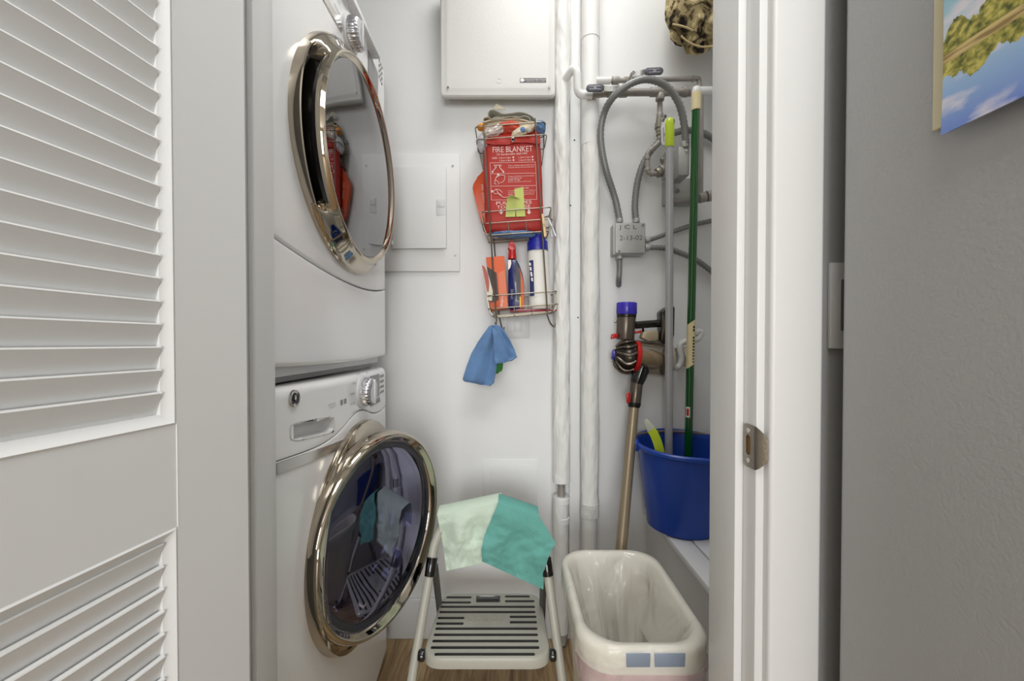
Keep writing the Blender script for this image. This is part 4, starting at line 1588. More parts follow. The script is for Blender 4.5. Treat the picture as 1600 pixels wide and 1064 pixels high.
crumple('cream_cloth', 'cream cloth with two round spots rolled up at the right of the top basket', 'cloth', 819, 203.5, 1.388, 0.044, 0.015, 0.014, mat('cream_cloth', (226, 212, 184), 0.9, bump=0.5, bscale=200), 8.0, 0.18, rot=-0.42, group='cloths in the top basket')
crumple('blue_cloth', 'blue cloth bunched in the right end of the top basket', 'cloth', 844, 200, 1.40, 0.017, 0.025, 0.019, M_bluecloth, 11.0, 0.25, group='cloths in the top basket')
spot = bpy.data.objects
for px, py, c_ in ((817, 202.5, (92, 124, 170)), (826.5, 203, (176, 166, 152))):
    cl = [o for o in COL.objects if o.name.startswith('cream_cloth')][0]
    bm = BM(); q = at(px, py, 1.374); bmesh.ops.create_icosphere(bm, subdivisions=2, radius=1.0)
    for v in bm.verts:
        v.co = q + V((v.co.x * 0.0095, v.co.y * 0.004, v.co.z * 0.0095))
    obj('spot', bm, mat('spot_%d' % c_[0], c_, 0.9), cl, label='round spot')
crumple('plastic_bag', 'shiny clear plastic bag at the left of the top basket', 'bag', 771, 206, 1.39, 0.036, 0.018, 0.015, mat('shiny_film', (214, 200, 190), 0.12, coat=0.8, bump=0.5, bscale=60), 14.0, 0.3, rot=-0.35, freq=3.0)
crumple('white_packet', 'white plastic packet in the left corner of the top basket', 'packet', 755, 224, 1.41, 0.021, 0.03, 0.028, mat('white_film', (206, 204, 208), 0.35), 17.0, 0.15)
crumple('orange_sponge', 'orange sponge peeping out at the left end of the top basket', 'sponge', 752, 199, 1.40, 0.014, 0.016, 0.010, mat('orange_foam', (232, 148, 44), 0.9, bump=0.8, bscale=300), 20.0, 0.12)
crumple('green_cloth', 'dark green cloth at the bottom of the top basket, behind the red pouch', 'cloth', 798, 243, 1.45, 0.082, 0.016, 0.012, mat('green_cloth', (60, 92, 44), 0.95), 23.0, 0.2, group='cloths in the top basket')
# -- orange bottle behind the pouch, blue rag, clothespins
ob = at(760, 345, 1.45)
obt = thing('orange_bottle', 'orange plastic bottle leaning behind the left side of the red pouch', 'bottle', ob)
bm = BM()
prism(bm, [at(x, y, 1.435) for x, y in ((766, 256), (757, 262), (746, 276), (738, 287), (738.5, 294), (741.5, 308), (746, 326), (751, 345), (755, 354), (790, 352), (790, 256))], (0, 0.028, 0), 0.010, 4)
obj('bottle_body', bm, M_orange, obt, angle=60)
bm = BM()
text_bm(bm, 'Mo', at(754, 293, 1.4335), V((0.24, 0, -0.97)), V((0.97, 0, 0.24)), width=0.02, height=0.008)
obj('lettering', bm, M_pprint, obt)
bm = BM()
text_bm(bm, 'KOPENE', at(756, 309, 1.4335), V((0.2, 0, -0.98)), V((0.98, 0, 0.2)), width=0.034, height=0.008)
obj('lettering', bm, M_pprint, obt)
crumple('blue_rag', 'blue rag lying in the bottom of the middle basket under the red pouch', 'cloth', 806, 366.5, 1.402, 0.075, 0.024, 0.010, M_bluecloth, 27.0, 0.3)
M_pin = mat('pale_wood', (222, 186, 140), 0.7)


def clothespin(label, px0, py0, px1, py1, Y, m, w_=0.005, spread=0.004):
    a, b = at(px0, py0, Y), at(px1, py1, Y)
    t = thing('clothespin', label, 'clothespin', b, 'clothespins on the rack')
    d = (b - a); Lg = d.length; d.normalize(); s = V((-d.z, 0, d.x))
    for sg in (-1, 1):
        bm = BM()
        prism(bm, [a + V((0, sg * 0.001, 0)), a + d * Lg * 0.45 + V((0, sg * 0.0045, 0)), b + V((0, sg * 0.0065, 0)), b + V((0, sg * 0.0018, 0)), a + d * Lg * 0.45 + V((0, sg * 0.0005, 0))], s * w_)
        obj('prong', bm, m, t, angle=30)
    bm = BM(); q = a + d * Lg * 0.42 + s * w_ * 0.5
    tube(bm, [q + s * (w_ * 0.5 * math.cos(j)) + V((0, 0.006 * math.sin(j), 0)) + d * 0.0006 * j for j in [k_ * 0.6 for k_ in range(30)]], 0.0006, 6)
    obj('spring', bm, M_wire, t)


clothespin('pale wooden clothespin clipped at the right end of the middle basket', 849.5, 334, 853.5, 370, 1.366, M_pin, -0.0075)
M_pin2 = mat('white_pin_plastic', (222, 222, 220), 0.5)
clothespin('white clothespin spread to the right, hanging from the middle basket', 858, 341, 869, 369, 1.37, M_pin2, -0.004)
clothespin('white clothespin hanging beside the pale wooden one', 858, 341, 863, 371, 1.40, M_pin2, -0.004)

# -- bottom basket
def c2(cx, cy, Y):
    return at(740 + cx / 6.65, 365 + cy / 6.65, Y)


cx_ = c2(265, 790, 1.41)
crt = thing('orange_carton', 'orange cardboard carton with white vertical lettering in the bottom basket', 'carton', cx_)
bm = BM()
prism(bm, [c2(x, y, 1.385) for x, y in ((128, 246), (318, 230), (360, 778), (178, 795))], (0, 0.05, 0), 0.0012)
obj('carton_body', bm, mat('orange_card', (214, 96, 52), 0.6), crt, angle=30)
bm = BM()
prism(bm, [c2(x, y, 1.3842) for x, y in ((138, 340), (238, 408), (262, 690), (180, 720), (152, 560))], (0, 0.0008, 0))
obj('dark_panel', bm, mat('carton_dark', (40, 32, 28), 0.5), crt, smooth=False, label='dark panel of the carton')
bm = BM()
prism(bm, [c2(x, y, 1.3838) for x, y in ((255, 412), (325, 375), (358, 772), (275, 780))], (0, 0.0010, 0))
obj('pale_panel', bm, mat('carton_pale', (222, 122, 88), 0.6), crt, smooth=False, label='paler orange panel')
bm = BM(); d_ = (c2(300, 640, 0.9) - c2(300, 760, 0.9)).normalized()
text_bm(bm, 'Reyno', c2(297, 698, 1.3832), V((0.05, 0, 0.998)), V((-0.998, 0, 0.05)), width=0.036, height=0.010)
obj('lettering', bm, M_white, crt)
q_ = c2(150, 700, 1.385)
lf = thing('leaflet', 'red and white leaflet leaning at the left end of the bottom basket', 'leaflet', q_)
bm = BM()
prism(bm, [c2(x, y, 1.38) for x, y in ((82, 322), (130, 345), (168, 480), (200, 600), (190, 700), (150, 690))], (0, 0.002, 0))
obj('sheet', bm, mat('leaflet_paper', (222, 214, 198), 0.7), lf, smooth=False)
bm = BM()
prism(bm, [c2(x, y, 1.379) for x, y in ((86, 326), (118, 345), (150, 420), (164, 520), (155, 610), (140, 600))], (0, 0.0006, 0))
obj('red_print', bm, mat('leaflet_red', (176, 98, 88), 0.7), lf, smooth=False)
# spray bottle
sb = c2(440, 780, 1.40)
spb = thing('spray_bottle', 'dark blue cleaner bottle with red cap in the bottom basket', 'bottle', sb)
bm = BM()
prism(bm, [c2(x, y, 1.388) for x, y in ((360, 268), (445, 265), (480, 330), (512, 430), (528, 560), (530, 785), (365, 790), (358, 500))], (0, 0.034, 0), 0.006, 3)
obj('bottle_body', bm, mat('navy_bottle', (26, 32, 92), 0.2, coat=0.4), spb, angle=50)
bm = BM()
prism(bm, [c2(x, y, 1.3872) for x, y in ((470, 340), (505, 440), (524, 560), (526, 775), (486, 775), (490, 600), (488, 440))], (0, 0.0008, 0))
obj('orange_label', bm, mat('label_orange', (206, 92, 34), 0.5), spb, smooth=False)
bm = BM()
prism(bm, [c2(x, y, 1.3870) for x, y in ((440, 290), (470, 350), (488, 450), (488, 580), (480, 700), (446, 690), (442, 480))], (0, 0.0008, 0))
obj('black_label', bm, mat('label_black', (24, 22, 26), 0.4), spb, smooth=False)
bm = BM()
prism(bm, [c2(x, y, 1.3868) for x, y in ((478, 655), (492, 655), (492, 770), (478, 770))], (0, 0.0006, 0))
obj('yellow_stripe', bm, mat('label_yellow', (226, 196, 50), 0.5), spb, smooth=False)
bm = BM()
prism(bm, [c2(x, y, 1.3866) for x, y in ((358, 275), (388, 272), (392, 310), (380, 355), (360, 380))], (0, 0.0006, 0))
obj('white_swoosh', bm, M_white, spb, smooth=False)
bm = BM(); text_bm(bm, 'Shout', c2(402, 630, 1.3866), V((0.05, 0, -0.998)), V((0.998, 0, 0.05)), width=0.034, height=0.010); obj('lettering', bm, M_lgrey, spb)
bm = BM()
p0, p1 = c2(402, 268, 1.405), c2(400, 180, 1.405)
cyl(bm, p0, p1, 0.0145, 0.0125, 24, 0.001)
obj('collar', bm, M_redp, spb)
bm = BM()
prism(bm, [c2(x, y, 1.396) for x, y in ((352, 160), (368, 125), (366, 82), (412, 78), (418, 100), (434, 125), (442, 165), (400, 182))], (0, 0.018, 0), 0.003, 3)
obj('spray_head', bm, M_redp, spb, angle=50)
# white bottle with blue cap
wb = c2(690, 790, 1.415)
wbt = thing('white_bottle', 'white plastic bottle with blue cap and dark vertical label in the bottom basket', 'bottle', wb)
top = c2(660, 28, 1.415)
axw = (top - wb).normalized()
HW = (top - wb).length
k2 = 1.415 / F_PX
e1 = axw.cross(V((0, 1, 0))).normalized(); e2 = V((0, 1, 0))
bm = BM()
lathe(bm, [(0, 0), (0.034, 0.0), (0.0395, 0.004), (0.0400, 0.02), (0.0385, 0.06), (0.0372, 0.12), (0.0360, HW * 0.75), (0.034, HW * 0.79), (0.030, HW * 0.82), (0, HW * 0.82)], wb, axw, e1, e2, 48, wob=lambda a, r, h: (r * (1 - 0.22 * abs(math.sin(a)) ** 2), h))
obj('bottle_body', bm, mat('bottle_white', (226, 222, 214), 0.4), wbt, angle=50)
bm = BM()
lathe(bm, [(0, HW * 0.80), (0.0350, HW * 0.80), (0.0355, HW * 0.81), (0.0350, HW * 0.915), (0.0335, HW * 0.925), (0.0285, HW * 0.93), (0.0280, HW * 0.99), (0.0265, HW), (0, HW)], wb, axw, e1, e2, 48, wob=lambda a, r, h: (r * (1 - 0.12 * abs(math.sin(a)) ** 2) * (1 + 0.008 * math.cos(a * 30)), h))
obj('cap', bm, M_bluecap, wbt, angle=40)
bm = BM()
lathe(bm, [(0.0404, 0.045), (0.0392, 0.06), (0.0378, 0.12), (0.0368, HW * 0.66)], wb, axw, e1, e2, 8, math.radians(304), math.radians(332), wob=lambda a, r, h: (r * (1 - 0.22 * abs(math.sin(a)) ** 2) + 0.0004, h))
labw = obj('label_strip', bm, mat('label_navy', (52, 58, 110), 0.5), wbt)
for y0, y1 in ((412, 447), (456, 500), (508, 560), (568, 610)):
    bm = BM()
    p0, p1 = c2(572 + (y0 - 412) * 0.13, y0 - 120, 1.3845), c2(590 + (y1 - 412) * 0.13, y1 - 126, 1.3835)
    prism(bm, [c2(575 + (y0 - 412) * 0.13, y0 - 110, 1.3852), c2(594 + (y0 - 412) * 0.13, y0 - 110, 1.3822), c2(594 + (y1 - 412) * 0.13, y1 - 116, 1.3822), c2(575 + (y1 - 412) * 0.13, y1 - 116, 1.3852)], (0, 0.0004, 0))
    obj('label_mark', bm, M_white, labw, smooth=False)
# flat red tray-like scraper and clear tag at the bottom
bm = BM()
a_, b_ = c2(375, 800, 1.366), c2(868, 797, 1.366)
prism(bm, [c2(x, y, 1.385) for x, y in ((375, 798), (480, 780), (560, 786), (866, 792), (866, 804), (600, 812), (378, 812))], (0, 0.07, 0), 0.001)
o = obj('red_scraper', bm, mat('dark_red_plastic', (142, 26, 44), 0.25, coat=0.3))
tag(o, 'flat dark red plastic scraper lying along the floor of the bottom basket', 'scraper')

# -- blue microfibre cloth on the rack's hook, green cloth behind it
def cloth_sheet(bm, rows, Y, nu=24, nv=30, amp=0.006, freq=9.0, seed=0.0, ybend=None):
    """rows: list of (left px point, right px point) from top to bottom"""
    n = len(rows) - 1

    def f(u, v):
        k_ = v * n
        i = min(int(k_), n - 1)
        t = k_ - i
        t = t * t * (3 - 2 * t) if False else t
        l0, r0 = rows[i]; l1, r1_ = rows[i + 1]
        px = (l0[0] * (1 - t) + l1[0] * t) * (1 - u) + (r0[0] * (1 - t) + r1_[0] * t) * u
        py = (l0[1] * (1 - t) + l1[1] * t) * (1 - u) + (r0[1] * (1 - t) + r1_[1] * t) * u
        d = amp * (math.sin(u * freq + seed + 1.5 * v) * (0.3 + 0.7 * v) + 0.9 * fn(u * 3.4 + seed, v * 3.1, seed))
        if ybend:
            d += ybend(u, v)
        return at(px, py, Y + d)
    return grid(bm, f, nu, nv)


hk = at(772, 508, 1.35)
bcl = thing('microfibre_cloth', 'blue microfibre cloth hanging from the hook under the wire rack', 'cloth', hk)
bm = BM()
cloth_sheet(bm, [((765, 510), (775, 507)), ((757, 519), (778, 519)), ((746, 535), (780, 535)), ((737, 552), (779, 555)), ((730, 572), (776, 575)), ((724, 592), (772, 598)), ((727, 595), (766, 603.5))], 1.345, amp=0.010, freq=8, seed=1.0)
thicken(bm, 0.004)
obj('left_lobe', bm, M_bluecloth, bcl, angle=70)
bm = BM()
cloth_sheet(bm, [((768, 508), (779, 508)), ((770, 518), (788, 516)), ((772, 532), (797, 531)), ((772, 548), (804, 546)), ((773, 560), (808, 558)), ((775, 568), (800, 564))], 1.335, amp=0.009, freq=6, seed=3.3)
thicken(bm, 0.004)
obj('right_lobe', bm, M_bluecloth, bcl, angle=70)
crumple('green_rag', 'small green rag showing below the blue hanging cloth', 'cloth', 776.5, 572, 1.365, 0.018, 0.012, 0.024, mat('green_rag_cloth', (52, 128, 48), 0.9), 31.0, 0.2, rot=0.3)

# ------------------------------------------------------------------ cordless vacuum
YV = 1.415
kv = YV / F_PX


def c3(cx, cy, Y=YV):
    return at(930 + cx / 6.65, 460 + cy / 6.65, Y)


fl = at(969, 870, 1.17); 
vac = thing('cordless_vacuum', 'cordless stick vacuum with purple cap and red trim, standing behind the bin', 'vacuum cleaner', (fl.x - 0.01, 1.2, 0))
# motor barrel with purple cap
b0, b1 = c3(310, 470), c3(325, 205)
bm = BM(); cyl(bm, b0, b1, 0.0305, 0.0325, 32, 0.002); obj('motor_barrel', bm, M_vacgrey, vac)
bm = BM(); cyl(bm, c3(325, 212), c3(328, 85), 0.0350, 0.0350, 36, 0.004); cap_ = obj('filter_cap', bm, M_purple, vac, label='purple filter cap')
bm = BM(); cyl(bm, c3(324, 240), c3(325, 205), 0.0335, 0.0335, 32, 0.001); obj('filter_collar', bm, M_vaccyc, vac)
bm = BM(); p = c3(205, 440, YV - 0.012); q = c3(232, 410, YV - 0.012)
prism(bm, [c3(x, y, YV - 0.02) for x, y in ((180, 410), (240, 405), (236, 450), (168, 466))], (0, 0.018, 0), 0.002); obj('release_catch', bm, M_redp, vac)
bm = BM(); bmesh.ops.create_icosphere(bm, subdivisions=2, radius=0.005)
for v in bm.verts:
    v.co += c3(207, 282, YV - 0.02)
obj('button', bm, M_satin, vac)
# cyclone head with ribs
cc = c3(285, 640, YV)
axc = (c3(480, 665, YV) - c3(285, 640, YV)).normalized()
_, f1, f2 = frame_of(axc)
bm = BM()
lathe(bm, [(0, -0.034), (0.014, -0.034), (0.024, -0.028), (0.040, -0.016), (0.050, 0.0), (0.054, 0.016), (0.055, 0.03), (0.050, 0.038), (0, 0.038)], cc, axc, f1, f2, 40)
cyc = obj('cyclone_head', bm, M_vaccyc, vac)
for i in range(12):
    bm = BM()
    a = 2 * PI * i / 12 + 0.2
    pts = []
    for j in range(9):
        t = j / 8
        h = -0.026 + 0.058 * t
        r = [0.030, 0.040, 0.0475, 0.0525, 0.0555, 0.0575, 0.0585, 0.0585, 0.057][j]
        aa = a + 0.25 * math.sin(t * PI)
        pts.append(cc + axc * h + (f1 * math.cos(aa) + f2 * math.sin(aa)) * r)
    tube(bm, pts, lambda t: 0.0052 - 0.0018 * abs(t - 0.5) * 2, 10)
    obj('cyclone_tube', bm, M_vacgrey, cyc)
bm = BM(); cyl(bm, cc - axc * 0.0375, cc - axc * 0.031, 0.0165, 0.018, 24, 0.001); obj('cyclone_badge', bm, M_purple, cyc)
# red ring and clear bin
bm = BM(); lathe(bm, [(0.050, 0.034), (0.0575, 0.036), (0.0585, 0.046), (0.0565, 0.050), (0.050, 0.050)], cc, axc, f1, f2, 40); obj('red_ring', bm, M_redp, vac)
bm = BM(); lathe(bm, [(0.0545, 0.048), (0.0560, 0.055), (0.0575, 0.148), (0.055, 0.154), (0, 0.156)], cc, axc, f1, f2, 40); bn = obj('dust_bin', bm, M_clear, vac)
bm = BM(); lathe(bm, [(0, 0.05), (0.034, 0.05), (0.034, 0.10), (0.026, 0.13), (0, 0.135)], cc, axc, f1, f2, 32); obj('shroud', bm, mat('shroud_metal', (178, 164, 140), 0.4, 0.3, bump=0.4, bscale=400), bn)
bm = BM(); lathe(bm, [(0.057, 0.150), (0.0595, 0.152), (0.0590, 0.160), (0.050, 0.163), (0, 0.163)], cc, axc, f1, f2, 40); obj('bin_lid', bm, mat('bin_lid_taupe', (178, 168, 148), 0.35), bn)
# grip, battery, trigger
bm = BM(); tube(bm, rounded_path([c3(415, 320), c3(560, 308), c3(690, 300), c3(730, 330)], 0.02), 0.0130, 16); obj('hand_grip', bm, M_vaccyc, vac)
bm = BM()
prism(bm, [c3(x, y, YV - 0.022) for x, y in ((680, 180), (740, 130), (820, 118), (832, 140), (826, 420), (800, 520), (705, 515), (680, 470), (690, 330))], (0, 0.044, 0), 0.006, 3)
obj('battery_pack', bm, M_vaccyc, vac, angle=50)
bm = BM()
prism(bm, [c3(x, y, YV - 0.012) for x, y in ((420, 408), (430, 385), (488, 372), (480, 400))], (0, 0.02, 0), 0.002); obj('trigger', bm, M_redp, vac)
bm = BM()
tube(bm, rounded_path([c3(495, 350), c3(500, 400), c3(480, 440)], 0.008), 0.004, 10); obj('trigger_guard', bm, M_black, vac)
bm = BM()
prism(bm, [c3(x, y, YV - 0.016) for x, y in ((480, 450), (500, 392), (655, 372), (662, 470), (560, 490))], (0, 0.03, 0), 0.003); obj('top_duct', bm, mat('duct_taupe', (176, 162, 134), 0.4, 0.3), vac, angle=50)
bm = BM()
prism(bm, [c3(x, y, YV - 0.014) for x, y in ((400, 470), (560, 485), (700, 480), (720, 530), (560, 520), (420, 500))], (0, 0.028, 0), 0.003); obj('spine', bm, M_vacgrey, vac, angle=50)
# neck and wand
n0, n1, n2 = c3(480, 770, YV - 0.02), c3(430, 920, YV - 0.02), at(991, 630, 1.388)
bm = BM(); tube(bm, [c3(500, 745, YV - 0.01), n0, n0.lerp(n1, 0.5), n1], [0.017, 0.0275, 0.0265, 0.0225], 24); obj('inlet_neck', bm, M_black, vac)
bm = BM(); cyl(bm, n1.lerp(n0, 0.1), n2, 0.0205, 0.0215, 28, 0.001); obj('wand_socket', bm, M_vacgrey, vac)
bm = BM(); n3 = at(990.5, 637, 1.385); cyl(bm, n2, n3, 0.0225, 0.0185, 28, 0.001); obj('socket_collar', bm, M_blackm, vac)
bm = BM(); prism(bm, [at(x, y, 1.364) for x, y in ((979.5, 616), (985, 613), (985, 629), (980, 630))], (0, 0.014, 0), 0.001); obj('wand_catch', bm, M_redp, vac)
w1 = at(970.5, 857, 1.20)
w0 = V((w1.x - 0.020, 1.165, 0.05))
dirw = (w1 - n3).normalized()
w0 = n3 + dirw * ((0.075 - n3.z) / dirw.z)
bm = BM(); cyl(bm, n3, w0, 0.0165, 0.0165, 24); obj('wand', bm, M_taupe, vac)
bm = BM()
tube(bm, [w0 - dirw * 0.01, w0 + dirw * 0.02, V((w0.x - 0.005, w0.y - 0.01, 0.035))], [0.019, 0.02, 0.022], 16)
obj('head_neck', bm, M_blackm, vac)
bm = BM(); box(bm, w0.x - 0.11, w0.x + 0.10, w0.y - 0.05, w0.y + 0.04, 0.0, 0.05, 0.015, 4); obj('floor_head', bm, M_vacgrey, vac)

# ------------------------------------------------------------------ bucket, poles, brush, hook
BKX, BKY = 0.555, 1.332
ZB0 = LZ
bk = thing('bucket', 'blue plastic bucket standing on the white ledge in the corner', 'bucket', (BKX, BKY, ZB0))
RB0, RB1 = 0.108, 0.146
ZR = 0.757


def rim_z(a):
    # dips slightly towards the front with a shallow pouring lip
    return ZR - 0.018 * math.sin(-a) if False else ZR + 0.012 * math.sin(a) - 0.012 * math.exp(-((((a - math.radians(-62)) + PI) % (2 * PI) - PI) / 0.35) ** 2)


NB = 96
prof = [(0.0, 0.004, 0), (RB0 - 0.012, 0.004, 0), (RB0 - 0.003, 0.0, 0), (RB0, 0.004, 0), (RB0 + 0.003, 0.02, 0)]
bm = BM()
rings = []
steps = [(RB0 - 0.006, 0.0, 0), (RB0, 0.006, 0)] + [(RB0 + (RB1 - 0.006 - RB0) * t, 0.006 + t * 0.95, 1) for t in (0.25, 0.5, 0.75, 1.0)]


def ring_at(r, z0, t):
    out = []
    for i in range(NB):
        a = 2 * PI * i / NB
        z = ZB0 + z0 + t * (rim_z(a) - ZB0 - z0)
        out.append(bm.verts.new((BKX + r * math.cos(a), BKY + r * math.sin(a), z)))
    return out


rings.append(ring_at(RB0 - 0.006, 0.0, 0))
for t in (0.0, 0.02, 0.25, 0.5, 0.75, 0.93):
    rings.append(ring_at(RB0 + (RB1 - 0.004 - RB0) * t, 0.003, t))
for r_, t in ((RB1 + 0.004, 0.94), (RB1 + 0.0075, 0.955), (RB1 + 0.0075, 0.985), (RB1 + 0.003, 1.0), (RB1 - 0.003, 1.0), (RB1 - 0.0065, 0.985), (RB1 - 0.008, 0.93), (RB1 - 0.014, 0.75), (RB0 + 0.010, 0.4), (RB0 - 0.004, 0.04)):
    rings.append(ring_at(r_, 0.003, t))
for A, B in zip(rings[:-1], rings[1:]):
    for i in range(NB):
        bm.faces.new((A[i], A[(i + 1) % NB], B[(i + 1) % NB], B[i]))
bm.faces.new(rings[0]); bm.faces.new(rings[-1])
obj('bucket_body', bm, M_bucket, bk, angle=40)
bm = BM()
pts = []
for i in range(41):
    a = PI * i / 40
    pts.append(V((BKX + (RB1 + 0.006) * math.cos(a), BKY + (RB1 - 0.002) * math.sin(a) * 0.93, ZR + 0.004 - 0.0 * math.sin(a))))
tube(bm, pts, 0.0045, 10)
obj('bail_handle', bm, mat('handle_taupe', (138, 128, 116), 0.35, 0.5), bk)
for sx in (-1, 1):
    bm = BM(); box(bm, BKX + sx * (RB1 + 0.004) - 0.007, BKX + sx * (RB1 + 0.004) + 0.007, BKY - 0.012, BKY + 0.012, ZR - 0.030, ZR + 0.008, 0.004); obj('handle_ear', bm, M_bucket, bk)

zin = ZB0 + 0.009
# grey pole with lime grip
g1, g0 = at(1046.5, 190, 1.295), V((at(1045, 715, 1.37).x + 0.0, 1.37, 0))
g0.z = zin + 0.005
gpo = thing('mop_pole', 'grey metal mop pole with a lime green hanging grip, standing in the bucket', 'pole', g0)
d = (g1 - g0).normalized()
bm = BM(); cyl(bm, g0, g1 - d * 0.07, 0.0128, 0.0118, 24); obj('shaft', bm, M_greypole, gpo)
bm = BM()
_, e1, e2 = frame_of(d)
g2 = g1 - d * 0.078
lathe(bm, [(0, 0), (0.0130, 0), (0.0138, 0.004), (0.0138, 0.070), (0.0125, 0.082), (0.0075, 0.088), (0, 0.089)], g2, d, e1, e2, 28)
gr_ = obj('grip', bm, M_lime, gpo, label='lime green grip')
bm = BM(); q = g2 + d * 0.073 + V((0.0075, -0.0105, 0)); lathe(bm, [(0.0048, 0.001), (0.0048, -0.0012), (0.0036, -0.0012), (0.0036, 0.001)], q, V((0, 1, 0)), EX, d, 20, wob=lambda a, r, h: (r * (1.35 if abs(math.sin(a)) > 0.7 else 1), h)); obj('hang_hole', bm, M_lgrey, gr_)
# green broom handle with cream grip end, label and sticker
YG1, YG0 = 1.34, 1.385
h1, h0 = at(1088, 140, YG1), at(1075, 722, YG0)
h0 = h0 + (h0 - h1).normalized() * 0.0
d = (h0 - h1).normalized()
h0 = h1 + d * ((zin + 0.006 - h1.z) / d.z)
brm = thing('broom_handle', 'green lacquered broom handle with a cream grip, standing in the bucket', 'broom', h0)
u = -d
_, e1, e2 = frame_of(u)
LH = (h1 - h0).length
gstart = LH - (h1 - at(1087.5, 172, YG1)).length
bm = BM(); cyl(bm, h0, h0 + u * (gstart + 0.004), 0.0128, 0.0122, 28); obj('shaft', bm, M_greenpole, brm)
bm = BM(); lathe(bm, [(0.0122, gstart), (0.0142, gstart)] + [(0.0142 + 0.0005 * (k % 2), gstart + 0.002 + 0.0022 * k) for k in range(int((LH - gstart - 0.016) / 0.0022))] + [(0.0142, LH - 0.010)], h0, u, e1, e2, 28); obj('cream_grip', bm, M_cream, brm, label='cream ribbed grip')
bm = BM(); lathe(bm, [(0.0142, LH - 0.014), (0.0142, LH - 0.004), (0.0110, LH + 0.006), (0.006, LH + 0.010), (0, LH + 0.0105)], h0, u, e1, e2, 28); cp = obj('end_cap', bm, M_trim, brm)
# paper label round the shaft with bar marks
t0, t1 = LH - (h1 - at(1079.5, 572, 1.375)).length, LH - (h1 - at(1080.5, 503, 1.37)).length
bm = BM()
front = math.atan2(e2.dot(V((-0.3, -1, 0))), e1.dot(V((-0.3, -1, 0))))
lathe(bm, [(0.0133, t0), (0.0133, t1)], h0, u, e1, e2, 24, wob=lambda a, r, h: (r, h + 0.010 * math.sin(a - front + 0.0)))
lb = obj('paper_label', bm, M_cream, brm)
bm = BM()
sd = u.cross(V((0, 1, 0))).normalized()
for k in range(11):
    tt = t0 + (t1 - t0) * (0.10 + 0.068 * k + (0.10 if k > 8 else 0))
    q = h0 + u * tt + V((0.004, -0.0136, 0))
    hh_ = 0.0016 + 0.0002 * k
    box(bm, q.x - 0.0028, q.x + 0.0028, q.y - 0.0002, q.y + 0.0006, q.z - hh_, q.z + hh_)
bars = bmesh.new()
bm.free()
for k in range(11):
    tt = t0 + (t1 - t0) * (0.10 + 0.068 * k + (0.10 if k > 8 else 0))
    q = h0 + u * tt + V((0.004, -0.0136, 0))
    hh_ = 0.0016 + 0.0002 * k
    bm = BM()
    box(bm, q.x - 0.0028, q.x + 0.0028, q.y - 0.0002, q.y + 0.0006, q.z - hh_, q.z + hh_)
    obj('printed_bar', bm, M_black, lb)
bars.free()
t2 = LH - (h1 - at(1073.5, 643, 1.38)).length
bm = BM()
lathe(bm, [(0.0131, t2 - 0.018), (0.0132, t2 + 0.018)], h0, u, e1, e2, 8, front - 1.0 + (0 if e1.x < 9 else 0), front + 0.1)
stk = obj('sticker', bm, M_trim, brm)
bm = BM()
lathe(bm, [(0.0134, t2 - 0.012), (0.0134, t2 + 0.012)], h0, u, e1, e2, 8, front - 0.75, front - 0.15)
obj('sticker_emblem', bm, M_redp, stk)
# lime brush strip leaning in the bucket
bs0 = at(1036, 738, 1.29)
bst = thing('brush_strip', 'lime green curved strip with a grey tip leaning in the bucket', 'brush', bs0)
Pst = [at(1033, 724, 1.270), at(1031, 708, 1.266), at(1027, 692, 1.262), at(1021.5, 678, 1.258), at(1017, 671, 1.256), at(1012, 662, 1.254), at(1007, 656, 1.254)]


def strip(pts, ws, m, name, parent, thick=0.004):
    bm = BM()
    P2 = catmull(pts, 5)
    rows = []
    for i, p in enumerate(P2):
        t = (P2[min(i + 1, len(P2) - 1)] - P2[max(i - 1, 0)]).normalized()
        s = V((t.z, 0, -t.x)).normalized()
        f = i / (len(P2) - 1)
        wv = ws[0] * (1 - f) + ws[1] * f if len(ws) == 2 else ws[min(int(f * (len(ws) - 1)), len(ws) - 1)]
        rows.append([bm.verts.new(p + s * (wv * k) + V((0, -0.003 * (1 - k * k), 0))) for k in (-1, -0.5, 0, 0.5, 1)])
    for A, B in zip(rows[:-1], rows[1:]):
        for i in range(4):
            bm.faces.new((A[i], A[i + 1], B[i + 1], B[i]))
    thicken(bm, thick)
    return obj(name, bm, m, parent, angle=50)


strip([at(1034, 728, 1.275)] + Pst[:5], (0.0130, 0.0118), M_lime, 'strip', bst)
strip(Pst[4:], (0.0118, 0.003), mat('brush_tip_grey', (190, 194, 178), 0.4), 'tip', bst)
# white wall hook behind the broom handle
hk0 = at(1058, 572, 1.47)
hkt = thing('wall_hook', 'white plastic S-shaped hook on the wall behind the green broom handle', 'hook', (hk0.x, YB, hk0.z))
bm = BM()
pts = catmull([at(x, y, 1.405) for x, y in ((1053, 571), (1057, 574), (1062, 570), (1064, 560), (1062, 548), (1063, 539), (1070, 534), (1080, 532), (1089, 530), (1094, 524), (1095, 519), (1090, 518), (1086, 522))], 5)
tube(bm, pts, 0.0105, 14)
obj('hook', bm, M_trim, hkt)
bm = BM()
prism(bm, [at(x, y, 1.412) for x, y in ((1066, 544), (1086, 534), (1084, 560), (1078, 575))], (0, 0.077, 0), 0.002)
obj('hook_mount', bm, M_trim, hkt, smooth=False)

# ------------------------------------------------------------------ waste bin with liner
BX, BY, BZ = 0.262, 0.953, 0.500
HX, HY = 0.130, 0.186
bin_ = thing('waste_bin', 'cream rectangular plastic waste bin beside the step stool', 'bin', (BX, BY, 0))


def rout(hx, hy, z, n=96, rc=0.07):
    P_ = rrect(0, 0, hx, hy, min(rc, hx * 0.98), 14)
    return [V((BX + x, BY + y, z)) for x, y in P_]


